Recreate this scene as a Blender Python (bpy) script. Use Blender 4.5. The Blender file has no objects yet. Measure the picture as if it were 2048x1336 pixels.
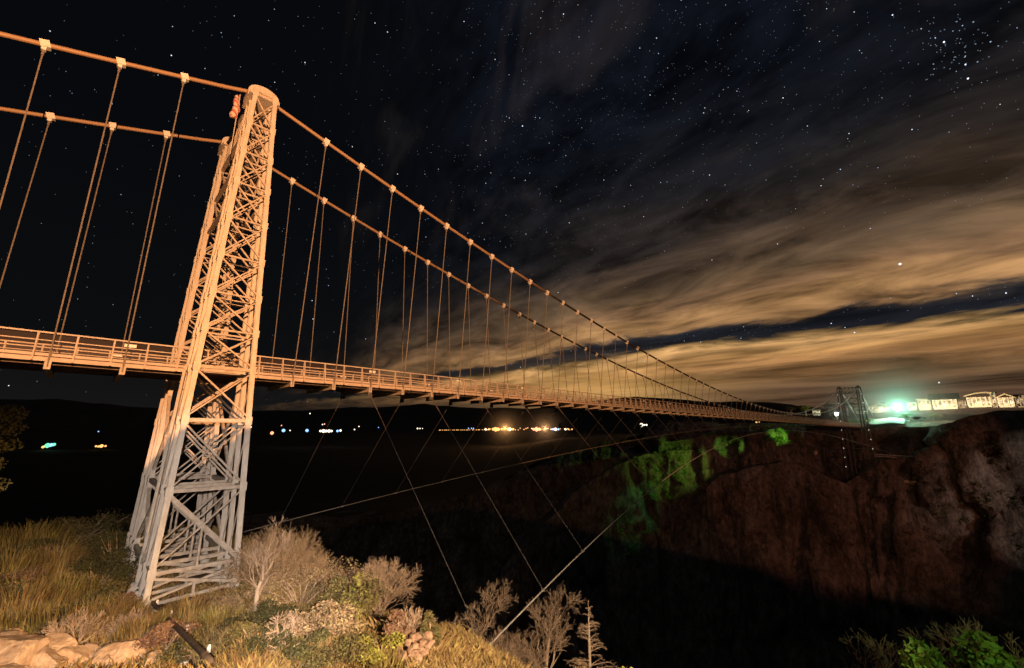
import bpy, math, random
import numpy as np
from mathutils import Vector, Matrix, noise
random.seed(7)
R = math.radians
V = Vector
scene = bpy.context.scene
col = scene.collection

# ------------------------------------------------------------------ camera
CAM = V((-5.4154, -33.1858, -2.9727))
YAW, PITCH, ROLL, FPX = 0.7814563, 0.2249839, 0.0043955, 859.625
fwd = V((math.sin(YAW)*math.cos(PITCH), math.cos(YAW)*math.cos(PITCH), math.sin(PITCH)))
rgt0 = V((math.cos(YAW), -math.sin(YAW), 0)); up0 = rgt0.cross(fwd)
rgt = rgt0*math.cos(ROLL)+up0*math.sin(ROLL); upv = -rgt0*math.sin(ROLL)+up0*math.cos(ROLL)
cam = bpy.data.cameras.new('camera'); camo = bpy.data.objects.new('camera', cam); col.objects.link(camo)
camo.matrix_world = Matrix(((rgt.x, upv.x, -fwd.x, CAM.x), (rgt.y, upv.y, -fwd.y, CAM.y), (rgt.z, upv.z, -fwd.z, CAM.z), (0, 0, 0, 1)))
cam.sensor_width = 36; cam.lens = FPX/2048*36; cam.clip_end = 200000; cam.clip_start = 0.05
scene.camera = camo

def ray(px, py):
    return (fwd+rgt*((px-1024)/FPX)-upv*((py-668)/FPX))
def at(px, py, dist):
    """the point seen at a photo pixel, at a horizontal distance from the viewpoint"""
    d = ray(px, py); h = math.hypot(d.x, d.y)
    return CAM+d*(dist/h)

# ------------------------------------------------------------------ helpers
def tag(o, label=None, cat=None, group=None, kind=None):
    if label: o['label'] = label
    if cat: o['category'] = cat
    if group: o['group'] = group
    if kind: o['kind'] = kind
    return o
def empty(name, loc=(0, 0, 0)):
    o = bpy.data.objects.new(name, None); o.location = loc; o.empty_display_size = 0.3
    col.objects.link(o); return o
class MB:
    def __init__(s): s.v = []; s.f = []
    def box(s, c, sx, sy, sz, rot=None):
        c = V(c); n = len(s.v)
        for dx, dy, dz in ((-1,-1,-1),(1,-1,-1),(1,1,-1),(-1,1,-1),(-1,-1,1),(1,-1,1),(1,1,1),(-1,1,1)):
            p = V((dx*sx/2, dy*sy/2, dz*sz/2))
            if rot: p = rot @ p
            s.v.append(c+p)
        s.f += [tuple(n+i for i in q) for q in ((3,2,1,0),(4,5,6,7),(0,1,5,4),(1,2,6,5),(2,3,7,6),(3,0,4,7))]
        return s
    def bar(s, a, b, w, h=None, up=(0, 0, 1)):
        a = V(a); b = V(b); h = h or w; d = (b-a)
        if d.length < 1e-6: return s
        d.normalize(); u = V(up)
        if abs(d.dot(u)) > 0.98: u = V((1, 0, 0))
        x = d.cross(u).normalized(); y = x.cross(d).normalized(); n = len(s.v)
        for p in (a, b):
            for q, r in ((-1,-1),(1,-1),(1,1),(-1,1)): s.v.append(p+x*(q*w/2)+y*(r*h/2))
        s.f += [tuple(n+i for i in q) for q in ((0,1,2,3),(7,6,5,4),(0,4,5,1),(1,5,6,2),(2,6,7,3),(3,7,4,0))]
        return s
    def tube(s, pts, r, seg=8, cap=True):
        pts = [V(p) for p in pts]; rs = r if isinstance(r, (list, tuple)) else [r]*len(pts)
        n0 = len(s.v); prev = None
        for i, p in enumerate(pts):
            d = (pts[min(i+1, len(pts)-1)]-pts[max(i-1, 0)])
            if d.length < 1e-9: d = V((0, 0, 1))
            d.normalize()
            if prev is None:
                u = V((0, 0, 1)) if abs(d.z) < 0.9 else V((1, 0, 0))
                x = d.cross(u).normalized()
            else:
                x = (prev-d*prev.dot(d))
                x = x.normalized() if x.length > 1e-6 else d.orthogonal().normalized()
            prev = x; y = d.cross(x)
            for k in range(seg):
                a = 2*math.pi*k/seg
                s.v.append(p+(x*math.cos(a)+y*math.sin(a))*rs[i])
        for i in range(len(pts)-1):
            for k in range(seg):
                a = n0+i*seg+k; b = n0+i*seg+(k+1) % seg
                s.f.append((a, b, b+seg, a+seg))
        if cap and seg > 2:
            s.f.append(tuple(n0+k for k in range(seg))[::-1]); e = n0+(len(pts)-1)*seg
            s.f.append(tuple(e+k for k in range(seg)))
        return s
    def prism(s, prof, a, b):
        """prof: list of 3-D points (a closed outline) swept by vector b-a"""
        n = len(s.v); m = len(prof); off = V(b)-V(a)
        s.v += [V(p) for p in prof]+[V(p)+off for p in prof]
        s.f.append(tuple(range(n, n+m))[::-1]); s.f.append(tuple(range(n+m, n+2*m)))
        for i in range(m):
            j = (i+1) % m; s.f.append((n+i, n+j, n+m+j, n+m+i))
        return s
    def build(s, name, m, parent=None, smooth=False):
        me = bpy.data.meshes.new(name); me.from_pydata([tuple(p) for p in s.v], [], s.f); me.update()
        me.materials.append(m)
        if smooth: me.shade_smooth()
        o = bpy.data.objects.new(name, me); col.objects.link(o)
        if parent: o.parent = parent
        return o
def np_mesh(name, verts, faces, m, parent=None, smooth=False):
    me = bpy.data.meshes.new(name)
    verts = np.asarray(verts, dtype=np.float32); faces = np.asarray(faces, dtype=np.int32); k = faces.shape[1]
    me.vertices.add(len(verts)); me.vertices.foreach_set('co', verts.ravel())
    me.loops.add(faces.size); me.loops.foreach_set('vertex_index', faces.ravel())
    me.polygons.add(len(faces)); me.polygons.foreach_set('loop_start', np.arange(0, faces.size, k, dtype=np.int32))
    me.polygons.foreach_set('loop_total', np.full(len(faces), k, dtype=np.int32))
    me.update(calc_edges=True); me.materials.append(m)
    if smooth: me.shade_smooth()
    o = bpy.data.objects.new(name, me); col.objects.link(o)
    if parent: o.parent = parent
    return o

# ------------------------------------------------------------------ materials
def nt(name):
    m = bpy.data.materials.new(name); m.use_nodes = True
    n = m.node_tree.nodes; return m, n, m.node_tree.links, n['Principled BSDF']
def mat_noise(name, c1, c2, scale=3.0, rough=0.7, metal=0.0, bump=0.0, detail=6, c3=None, island=0.0, stretch=None, spec=0.3):
    m, n, l, b = nt(name)
    tc = n.new('ShaderNodeTexCoord'); tx = n.new('ShaderNodeTexNoise'); tx.inputs['Scale'].default_value = scale
    tx.inputs['Detail'].default_value = detail; tx.inputs['Roughness'].default_value = 0.65
    src = tc.outputs['Object']
    if stretch:
        mp = n.new('ShaderNodeMapping'); mp.inputs['Scale'].default_value = stretch
        l.new(src, mp.inputs['Vector']); src = mp.outputs['Vector']
    l.new(src, tx.inputs['Vector'])
    r = n.new('ShaderNodeValToRGB'); l.new(tx.outputs['Fac'], r.inputs['Fac'])
    r.color_ramp.elements[0].position = 0.35; r.color_ramp.elements[0].color = (*c1, 1)
    r.color_ramp.elements[1].position = 0.65; r.color_ramp.elements[1].color = (*c2, 1)
    if c3:
        e = r.color_ramp.elements.new(0.8); e.color = (*c3, 1)
    out = r.outputs['Color']
    if island:
        g = n.new('ShaderNodeNewGeometry'); hv = n.new('ShaderNodeHueSaturation')
        ml = n.new('ShaderNodeMath'); ml.operation = 'MULTIPLY_ADD'; ml.inputs[1].default_value = island; ml.inputs[2].default_value = 1-island*0.55
        l.new(g.outputs['Random Per Island'], ml.inputs[0]); l.new(ml.outputs[0], hv.inputs['Value'])
        ml2 = n.new('ShaderNodeMath'); ml2.operation = 'MULTIPLY_ADD'; ml2.inputs[1].default_value = 0.06; ml2.inputs[2].default_value = 0.47
        l.new(g.outputs['Random Per Island'], ml2.inputs[0]); l.new(ml2.outputs[0], hv.inputs['Hue'])
        l.new(out, hv.inputs['Color']); out = hv.outputs['Color']
    l.new(out, b.inputs['Base Color'])
    b.inputs['Roughness'].default_value = rough; b.inputs['Metallic'].default_value = metal
    b.inputs['Specular IOR Level'].default_value = spec
    if bump:
        bp = n.new('ShaderNodeBump'); bp.inputs['Strength'].default_value = bump; bp.inputs['Distance'].default_value = 0.1 if bump < .99 else .3
        l.new(tx.outputs['Fac'], bp.inputs['Height']); l.new(bp.outputs['Normal'], b.inputs['Normal'])
    return m
def mat_emit(name, c, s, sample=False):
    m, n, l, b = nt(name)
    b.inputs['Base Color'].default_value = (*[min(1, x) for x in c], 1); b.inputs['Emission Color'].default_value = (*c, 1); b.inputs['Emission Strength'].default_value = s
    if not sample: m.cycles.emission_sampling = 'NONE'
    return m
M = {}
M['steel'] = mat_noise('bridge_paint', (.46, .42, .36), (.60, .56, .50), 2.6, 0.55, c3=(.44, .32, .22), spec=.4, bump=.03, stretch=(2, 2, .8), detail=9)
M['steel2'] = mat_noise('bracing_paint', (.34, .29, .23), (.54, .48, .41), 3.2, 0.6, c3=(.34, .22, .13), spec=.3, detail=9)
M['dark_steel'] = mat_noise('weathered_steel', (.10, .08, .06), (.2, .16, .13), 2.5, 0.7)
M['far_steel'] = mat_noise('far_tower_steel', (.07, .06, .05), (.13, .115, .10), 1.5, 0.7)  # far tower's unlit look put into the colour as darker steel
M['rail'] = mat_noise('rail_paint', (.42, .36, .30), (.55, .47, .40), 1.8, 0.6, c3=(.3, .19, .12))
M['rope'] = mat_noise('galvanised_rope', (.15, .13, .11), (.24, .21, .18), 9, 0.6)
M['guy'] = mat_noise('guy_rope', (.075, .07, .068), (.13, .125, .12), 6, 0.6)
M['wind'] = mat_noise('wind_cable_rope', (.36, .34, .31), (.48, .46, .42), 6, 0.6)
M['clamp'] = mat_noise('white_clamp_paint', (.7, .68, .64), (.8, .78, .74), 4, 0.5)
M['plank'] = mat_noise('weathered_planks', (.17, .12, .08), (.27, .19, .13), 2, 0.85, stretch=(.6, 6, 2), bump=.2)
M['plate'] = mat_noise('white_sign_plate', (.78, .77, .74), (.84, .83, .8), 5, 0.5)
M['concrete'] = mat_noise('concrete', (.42, .39, .35), (.58, .55, .5), 4, 0.9, bump=.4)
def rock_mat():
    m, n, l, b = nt('granite'); tc = n.new('ShaderNodeTexCoord')
    def tx(sc, det, st=(1, 1, 1)):
        mp = n.new('ShaderNodeMapping'); mp.inputs['Scale'].default_value = st; l.new(tc.outputs['Object'], mp.inputs['Vector'])
        t = n.new('ShaderNodeTexNoise'); t.inputs['Scale'].default_value = sc; t.inputs['Detail'].default_value = det; t.inputs['Roughness'].default_value = .7; l.new(mp.outputs['Vector'], t.inputs['Vector']); return t.outputs['Fac']
    a = tx(.09, 10, (1, 1, .45)); c = tx(.5, 10, (1, 1, .6))
    mu = n.new('ShaderNodeMath'); mu.operation = 'ADD'; l.new(a, mu.inputs[0]); l.new(c, mu.inputs[1])
    vo = n.new('ShaderNodeTexVoronoi'); vo.feature = 'DISTANCE_TO_EDGE'; vo.inputs['Scale'].default_value = .09; mpv = n.new('ShaderNodeMapping'); mpv.inputs['Scale'].default_value = (1, 1, .6); wv = n.new('ShaderNodeTexNoise'); wv.inputs['Scale'].default_value = .12; wv.inputs['Detail'].default_value = 6
    l.new(tc.outputs['Object'], wv.inputs['Vector']); vm = n.new('ShaderNodeVectorMath'); vm.operation = 'MULTIPLY_ADD'; vm.inputs[1].default_value = (26, 26, 26); l.new(wv.outputs['Color'], vm.inputs[0]); l.new(tc.outputs['Object'], vm.inputs[2]); l.new(vm.outputs[0], mpv.inputs['Vector']); l.new(mpv.outputs[0], vo.inputs['Vector'])
    vr = n.new('ShaderNodeMapRange'); vr.inputs['From Max'].default_value = .05; vr.inputs['To Min'].default_value = .62; vr.inputs['To Max'].default_value = 1; l.new(vo.outputs['Distance'], vr.inputs['Value'])
    r = n.new('ShaderNodeValToRGB'); mr = n.new('ShaderNodeMapRange'); mr.inputs['From Min'].default_value = .6; mr.inputs['From Max'].default_value = 1.4; l.new(mu.outputs[0], mr.inputs['Value']); l.new(mr.outputs['Result'], r.inputs['Fac'])
    e = r.color_ramp.elements; e[0].position = .3; e[0].color = (.07, .055, .045, 1); e[1].position = .8; e[1].color = (.27, .22, .18, 1); k = e.new(.5); k.color = (.14, .11, .09, 1)
    mc = n.new('ShaderNodeMix'); mc.data_type = 'RGBA'; mc.blend_type = 'MULTIPLY'; mc.inputs['Factor'].default_value = 1; l.new(r.outputs['Color'], mc.inputs['A']); l.new(vr.outputs['Result'], mc.inputs['B'])
    l.new(mc.outputs['Result'], b.inputs['Base Color']); b.inputs['Roughness'].default_value = .95; b.inputs['Specular IOR Level'].default_value = .1
    bp = n.new('ShaderNodeBump'); bp.inputs['Strength'].default_value = 1; bp.inputs['Distance'].default_value = 2.2; l.new(mu.outputs[0], bp.inputs['Height']); l.new(bp.outputs['Normal'], b.inputs['Normal'])
    return m
M['rock'] = rock_mat()
M['boulder'] = mat_noise('boulder_stone', (.30, .20, .12), (.55, .41, .28), 3.0, 0.95, bump=.6, spec=.05, detail=10)
M['pile_stone'] = mat_noise('pile_stone', (.20, .12, .075), (.40, .27, .18), 5.0, 0.95, bump=.8)
M['chip'] = mat_noise('white_quartz', (.7, .66, .6), (.82, .8, .76), 6, 0.8)
M['soil'] = mat_noise('dry_soil', (.10, .062, .034), (.20, .13, .07), .7, 0.95, bump=1.0, detail=12, c3=(.24, .17, .09))
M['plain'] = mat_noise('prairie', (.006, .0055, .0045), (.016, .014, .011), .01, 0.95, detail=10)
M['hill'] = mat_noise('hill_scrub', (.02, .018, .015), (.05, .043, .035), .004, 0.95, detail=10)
M['grass'] = mat_noise('dry_grass', (.20, .13, .045), (.34, .245, .10), .35, 0.8, island=.5)
M['bark'] = mat_noise('grey_bark', (.36, .28, .2), (.54, .44, .33), 7, 0.85, bump=.3)
M['twig'] = mat_noise('bare_twigs', (.28, .20, .135), (.44, .33, .23), 3, 0.85)
M['leaf_olive'] = mat_noise('olive_leaves', (.085, .075, .028), (.16, .13, .05), 1.2, 0.6, island=.6)
M['leaf_tan'] = mat_noise('dry_tan_leaves', (.22, .15, .08), (.34, .25, .14), 1.2, 0.75, island=.6)
M['leaf_yellow'] = mat_noise('yellow_leaves', (.17, .16, .03), (.30, .28, .06), 1.2, 0.6, island=.6)
M['leaf_straw'] = mat_noise('straw_leaves', (.19, .14, .04), (.30, .24, .08), 1.2, 0.7, island=.6)
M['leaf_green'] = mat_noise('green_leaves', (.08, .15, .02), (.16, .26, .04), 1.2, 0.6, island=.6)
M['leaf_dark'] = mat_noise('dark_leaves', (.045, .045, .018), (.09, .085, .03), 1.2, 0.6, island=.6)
M['leaf_rust'] = mat_noise('rust_leaves', (.16, .09, .055), (.27, .16, .10), 1.2, 0.7, island=.6)
M['scrub_twig'] = mat_noise('brown_brush_twigs', (.20, .13, .07), (.36, .25, .14), 3, 0.85)
M['pipe'] = mat_noise('rusty_pipe', (.05, .038, .03), (.11, .08, .06), 5, 0.8)
M['stake'] = mat_noise('white_stake_paint', (.66, .64, .6), (.78, .76, .72), 5, 0.6)
M['wallw'] = mat_noise('plaster', (.55, .48, .38), (.66, .58, .47), .5, 0.8)
M['roofd'] = mat_noise('dark_metal_roof', (.10, .105, .085), (.16, .165, .13), .5, 0.55)
M['roofl'] = mat_noise('pale_roof', (.42, .33, .22), (.55, .44, .3), .5, 0.7)
M['pave'] = mat_noise('pale_paving', (.5, .48, .44), (.62, .6, .55), .6, 0.9)
M['lawn'] = mat_noise('lawn', (.008, .014, .004), (.05, .08, .02), .25, 0.9, detail=10)
def win_mat():
    m, n, l, b = nt('lit_interior'); t_ = n.new('ShaderNodeTexCoord'); x_ = n.new('ShaderNodeTexNoise'); x_.inputs['Scale'].default_value = .45; x_.inputs['Detail'].default_value = 3; l.new(t_.outputs['Object'], x_.inputs['Vector'])
    r_ = n.new('ShaderNodeMapRange'); r_.inputs['From Min'].default_value = .42; r_.inputs['From Max'].default_value = .65; r_.inputs['To Min'].default_value = .12; r_.inputs['To Max'].default_value = 1.7; l.new(x_.outputs['Fac'], r_.inputs['Value'])
    b.inputs['Base Color'].default_value = (.1, .08, .06, 1); b.inputs['Emission Color'].default_value = (1.0, .72, .42, 1); l.new(r_.outputs['Result'], b.inputs['Emission Strength']); m.cycles.emission_sampling = 'NONE'; return m
M['win'] = win_mat()
M['lamp_teal'] = mat_emit('teal_lamp_glass', (.55, 1.0, .85), 60)
M['lamp_white'] = mat_emit('white_lamp_glass', (.9, 1.0, .95), 30)
M['lamp_dim'] = mat_emit('dim_lamp_glass', (1, .95, .85), 2.2)
M['lamp_warm'] = mat_emit('warm_lamp_glass', (1.0, .8, .5), 20)

# main cable: floodlit tan, then dark, then lamp-lit pale, painted into the colour
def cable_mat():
    m, n, l, b = nt('cable_baked_light')
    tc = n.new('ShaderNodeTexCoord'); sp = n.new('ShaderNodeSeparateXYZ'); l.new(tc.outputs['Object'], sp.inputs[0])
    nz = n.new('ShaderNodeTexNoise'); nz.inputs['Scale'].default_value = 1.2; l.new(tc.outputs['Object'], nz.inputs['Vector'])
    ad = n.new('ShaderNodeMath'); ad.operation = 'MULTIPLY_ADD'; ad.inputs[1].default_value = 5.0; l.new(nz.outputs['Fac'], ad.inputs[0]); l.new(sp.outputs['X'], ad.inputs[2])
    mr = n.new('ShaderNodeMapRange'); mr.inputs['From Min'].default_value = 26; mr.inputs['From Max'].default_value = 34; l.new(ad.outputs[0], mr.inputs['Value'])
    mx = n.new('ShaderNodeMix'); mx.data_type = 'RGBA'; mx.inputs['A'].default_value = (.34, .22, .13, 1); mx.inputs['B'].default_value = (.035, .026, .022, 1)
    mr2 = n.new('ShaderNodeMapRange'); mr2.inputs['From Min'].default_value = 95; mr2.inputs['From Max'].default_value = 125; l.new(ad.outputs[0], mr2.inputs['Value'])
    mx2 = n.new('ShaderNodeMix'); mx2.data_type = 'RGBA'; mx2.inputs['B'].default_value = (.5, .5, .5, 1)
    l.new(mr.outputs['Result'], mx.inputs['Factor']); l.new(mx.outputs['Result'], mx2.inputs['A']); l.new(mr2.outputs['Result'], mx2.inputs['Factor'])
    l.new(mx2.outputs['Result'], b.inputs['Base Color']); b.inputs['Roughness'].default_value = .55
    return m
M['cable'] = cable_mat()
def mesh_mat():
    m, n, l, b = nt('chain_link')
    b.inputs['Base Color'].default_value = (.35, .26, .2, 1)
    tr = n.new('ShaderNodeBsdfTransparent'); mx = n.new('ShaderNodeMixShader'); mx.inputs[0].default_value = 0.04
    l.new(tr.outputs[0], mx.inputs[1]); l.new(b.outputs[0], mx.inputs[2]); l.new(mx.outputs[0], n['Material Output'].inputs['Surface'])
    return m
M['mesh'] = mesh_mat()

# ------------------------------------------------------------------ the bridge
L = 256.834; X0 = 4.43; N = 90; S = (L-2*X0)/(N-1)
ZT, ZM, WT, WM, WD = 19.12, 2.19, 3.615, 3.33, 2.447
q2 = lambda x: ((x-L/2)/(L/2))**2
cz = lambda x: ZM+(ZT-ZM)*q2(x)
cy = lambda x: WM+(WT-WM)*q2(x)
xh = lambda n: X0+S*n
bridge = empty('suspension_bridge')
tag(bridge, 'long lattice steel suspension bridge lit orange, spanning the dark gorge', 'bridge')

LV = [18.4, 16.15, 14.0, 11.8, 9.45, 7.0, 4.7, 2.57, 0.43, -2.4, -5.9, -9.57]
hx = lambda z: 0.535+(1.811-0.535)*(19.3-z)/30.3
spr = lambda z: 0.938+(1.869-0.938)*(19.3-z)/30.3
def leg_y(sgn, i, z):
    """y of chord plane i (0 outer, 1 middle, 2 inner) of the leg on side sgn"""
    if i == 1: return sgn*WT
    if i == 0: return sgn*(WT+spr(z))
    inner = 0.62+0.43*min(1, max(0, (19.3-z)/17)) if z > -.3 else 1.05+0.6*min(1, (-.3-z)/6)
    return sgn*(WT-inner)
def tower(x, base_z, far=False):
    """lattice tower; base_z(sgn) is the level of each leg's footing"""
    t = empty('tower', (0, 0, 0)); t.parent = bridge
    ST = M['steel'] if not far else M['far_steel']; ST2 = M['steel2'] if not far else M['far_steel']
    # portal between the legs
    for sx in (-1, 1):
        pb = MB()
        def P(s, z): return V((x+sx*hx(z)*0.9, s*(WT-0.6), z))
        for z in (18.75, 16.2, 13.6, 11.0): pb.bar(P(-1, z), P(1, z), .2, .24)
        for k in range(4):
            y0 = -1+k*0.5; y1 = y0+0.5
            a = P(-1, 18.75).lerp(P(1, 18.75), (y0+1)/2); b = P(-1, 16.2).lerp(P(1, 16.2), (y1+1)/2)
            c = P(-1, 16.2).lerp(P(1, 16.2), (y0+1)/2); d = P(-1, 18.75).lerp(P(1, 18.75), (y1+1)/2)
            pb.bar(a, b, .1); pb.bar(c, d, .1); pb.bar(d, b, .1)
        for z0, z1 in ((16.2, 13.6), (13.6, 11.0)): pb.bar(P(-1, z0), P(0.0, z1), .1); pb.bar(P(1, z0), P(0.0, z1), .1)
        pb.build('portal_bracing', ST2, t); pb = MB()
        for z0, z1 in ((-.6, -5.9), (-5.9, -9.6)):
            pb.bar((x+sx*hx(z0), -WT+1, z0), (x+sx*hx(z1), WT-1, z1), .16); pb.bar((x+sx*hx(z0), WT-1, z0), (x+sx*hx(z1), -WT+1, z1), .16)
            pb.bar((x+sx*hx(z1), -WT+1.2, z1), (x+sx*hx(z1), WT-1.2, z1), .2, .26)
        pb.build('cross_bracing', ST2, t)
    for sgn in (-1, 1):
        bz = base_z(sgn); lv = [z for z in LV if z > bz+1.0]
        zlow = bz
        if far:
            z = lv[-1]-3.7
            while z > bz+1.5: lv.append(z); z -= 3.8
        lg = MB(); br = MB()
        def P(sx, i, z): return V((x+sx*hx(z), leg_y(sgn, i, z), z))
        for sx in (-1, 1):
            for i in range(3):
                for a, b in zip([18.75]+lv, lv+[zlow]):
                    pa = P(sx, i, a); pb_ = P(sx, i, b)
                    w = .24 if i != 1 else .2
                    # a laced box: two channel flanges with gusset plates at the joints
                    lg.bar(pa+V((0, -.10, 0)), pb_+V((0, -.10, 0)), w, .05, up=(0, 1, 0))
                    lg.bar(pa+V((0, .10, 0)), pb_+V((0, .10, 0)), w, .05, up=(0, 1, 0))
                    lg.bar(pa+V((sx*.07, 0, 0)), pb_+V((sx*.07, 0, 0)), .05, .16, up=(0, 1, 0))
                for z in lv: lg.box(P(sx, i, z), .33-(.02 if i == 1 else 0), .27, .44)
        # bracing in the three planes along the bridge
        for i in range(3):
            al = [18.75]+lv
            for k in range(len(al)-1):
                a, b = al[k], al[k+1]; last = (b == -9.57)
                off = V((0, .04*(1 if i else -1), 0))
                br.bar(P(-1, i, a-.15)+off, P(1, i, b+.15)+off, .2 if last else .09, .1, up=(0, 1, 0))
                br.bar(P(-1, i, b+.15)-off, P(1, i, a-.15)-off, .075, .08, up=(0, 1, 0))
                br.bar(P(-1, i, b), P(1, i, b), .15 if b < 1 else .085, .18 if b < 1 else .1)
            if not far:
                b = lv[-1]
                br.bar(P(-1, i, b-.2), P(1, i, zlow+.5), .13, .12, up=(0, 1, 0)); br.bar(P(-1, i, zlow+.3)+V((0, .07, 0)), P(1, i, b-.25)+V((0, .07, 0)), .12, .1, up=(0, 1, 0))
                br.bar(P(-1, i, zlow+.15), P(1, i, zlow+.35), .14, .14)
                br.bar((x, leg_y(sgn, i, -10.3), -10.25), (x, leg_y(sgn, i, -11), zlow+.25), .12)
                br.bar((x, leg_y(sgn, i, -7.6), -7.75), (x, leg_y(sgn, i, -9.6), -9.57), .1)
            else:
                br.bar(P(-1, i, lv[-1]), P(1, i, zlow), .12); br.bar(P(-1, i, zlow), P(1, i, lv[-1]), .1)
        # lacing across the bridge, on both faces
        for sx in (-1, 1):
            al = [18.75]+lv+[zlow]
            for k in range(len(al)-1):
                a, b = al[k], al[k+1]; m_ = (a+b)/2
                for i in (0, 1):
                    br.bar(P(sx, i, a), P(sx, i+1, b), .055, .05, up=(1, 0, 0))
                    br.bar(P(sx, i, a), P(sx, i+1, a), .07, .1)
        lg.build('leg', ST, t)
        br.build('leg_bracing', ST2, t)
        # saddle housing on top
        sd = MB(); prof = []
        for k in range(13):
            a = math.pi*(1-k/12)
            prof.append(V((x+0.92*math.cos(a), sgn*WT-.55, 18.85+0.62*math.sin(a)*(1 if k else 1))))
        prof += [V((x+.92, sgn*WT-.55, 18.45)), V((x-.92, sgn*WT-.55, 18.45))]
        sd.prism(prof, (0, 0, 0), (0, 1.1, 0)); sd.box((x, sgn*WT, 18.42), 1.75, 2.0, .18)
        for k in range(5): sd.box((x-.6+.3*k, sgn*WT-.56, 18.95), .06, .08, .5)
        sd.build('saddle', ST, t)
        if not far:
            for sx in (-1, 1):
                for i in range(3):
                    f = MB(); c = P(sx, i, zlow)
                    f.tube([c+V((0, 0, -.75)), c+V((0, 0, -.25)), c+V((0, 0, .25)), c+V((0, 0, .42))], [.52, .46, .30, .24], 12)
                    f.build('footing', M['concrete'], t, True)
    if not far:
        # access ladder rail up the near leg
        lad = MB(); pts = [V((x-hx(z)-.28, -WT-.2, z)) for z in (.6, -2.4, -5.9, -8)]
        lad.tube(pts, .05, 6); lad.tube([p+V((0, .42, 0)) for p in pts], .05, 6)
        for k in range(24):
            z = .4-k*.35; lad.bar((x-hx(z)-.28, -WT-.2, z), (x-hx(z)-.28, -WT+.22, z), .035)
        lad.build('ladder', M['steel'], t)
    else:
        for sgn in (-1, 1):
            for k in range(9):
                z = 15.5-k*4.2
                if z < base_z(sgn)+2: break
                b = MB(); c = V((x-hx(z)-.25, leg_y(sgn, 0, z)-.1*sgn, z)); b.tube([c, c+V((0, 0, .2))], .09, 6); b.build('lamp', M['lamp_dim'], t)
    return t
tower(0.0, lambda s: -11.05)
tower(L, lambda s: -14.2 if s < 0 else -24.0, far=True)

# main cables
for sgn in (-1, 1):
    mb = MB(); pts = []
    for k in range(9):
        x = -16+16*k/8; pts.append(V((x, sgn*WT, ZT+.12+.335*x+.0012*x*x)))
    pts[-1] = V((0, sgn*WT, ZT+.2))
    pts += [V((x, sgn*cy(x), cz(x))) for x in np.linspace(.9, L-.9, 120)]
    pts += [V((L, sgn*WT, ZT+.2))]+[V((L+1+d, sgn*WT, ZT+.12-.335*(1+d))) for d in (0, 12, 30, 58)]
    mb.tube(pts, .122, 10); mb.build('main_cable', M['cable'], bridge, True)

# hangers with their clamps, the 100 that show largest as parts
def clampbox(mb, x, y, z, slope, k=.8):
    a = math.atan(slope); rot = Matrix.Rotation(-a, 3, 'Y')
    mb.box((x, y, z), .46*k, .40*k, .46*k, rot); mb.box((x, y, z), .3*k, .46*k, .34*k, rot)
    mb.box((x, y, z-.30*k), .22*k, .26*k, .26*k)
    for dx in (-.14, .14):
        c = V((x, y-.22*k, z))+rot @ V((dx*k, 0, .1)); mb.box(c, .07, .07, .07)
def hanger_geo(mb, x, sgn, zc, ya):
    mb.tube([(x, sgn*ya, zc-.25), (x, sgn*WD, .05)], .034, 6)
    mb.box((x, sgn*WD, .62), .09, .09, .5); mb.tube([(x, sgn*ya, zc-.62), (x, sgn*(ya*.99+WD*.01), zc-.3)], .055, 6)
near_n = 50
rest = MB(); restc = MB()
for sgn in (-1, 1):
    for n in range(N):
        x = xh(n); zc = cz(x); sl = 2*(ZT-ZM)*(x-L/2)/(L/2)**2
        if zc < 2.5: zc = max(zc, 2.3)
        if n < 47:
            h = MB(); hanger_geo(h, x, sgn, zc, cy(x)); ho = h.build('hanger', M['rope'], bridge)
            c = MB(); clampbox(c, x, sgn*cy(x), zc, sl, .82-.006*n); c.build('clamp', M['clamp'], ho)
        else:
            hanger_geo(rest, x, sgn, zc, cy(x)); clampbox(restc, x, sgn*cy(x), zc, sl, .5)
    for x in (-4.1, -6.85, -9.6):
        zc = ZT+.12+.335*x+.0012*x*x
        h = MB(); hanger_geo(h, x, sgn, zc, WT); ho = h.build('hanger', M['rope'], bridge)
        c = MB(); clampbox(c, x, sgn*WT, zc, .335); c.build('clamp', M['clamp'], ho)
ro = rest.build('hanger', M['rope'], bridge); tag(ro, kind='stuff', label='thin hangers along the far half of the span')
rc = restc.build('clamp', M['clamp'], ro)

# floor beams
XS, XE = -17.0, L+19
for n in list(range(-5, N)):
    x = xh(n) if n >= 0 else (-4.1-2.75*(-1-n))
    if abs(x) < 2 or abs(x-L) < 2: continue
    b = MB()
    b.box((x, 0, .2), .035, 2*WD-.1, .42); b.box((x, 0, .435), .22, 2*WD-.1, .03); b.box((x, 0, -.025), .22, 2*WD-.1, .03)
    for sgn in (-1, 1): b.box((x, sgn*(WD-.02), .19), .24, .05, .52)
    b.build('floor_beam', M['steel2'], bridge)
# deck
dk = MB(); rnd = random.Random(3)
x = XS
while x < XE:
    w = .9
    dk.box((x+w/2, 0, .545+rnd.uniform(-.006, .006)), w-.02, 4.3, .08); x += w
deck = dk.build('deck', M['plank'], bridge)
g = MB()
for y in (-1.9, -.95, 0, .95, 1.9): g.box(((XS+XE)/2, y, .475), XE-XS, .1, .05); g.box(((XS+XE)/2, y+.01, .33), XE-XS, .03, .24)
g.build('stringer', M['dark_steel'], deck)
for sgn in (-1, 1):
    k = MB(); k.box(((XS+XE)/2, sgn*2.36, .42), XE-XS, .14, .2); k.box(((XS+XE)/2, sgn*2.2, .66), XE-XS, .16, .14); k.build('kerb', M['rail'], deck)
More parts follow.
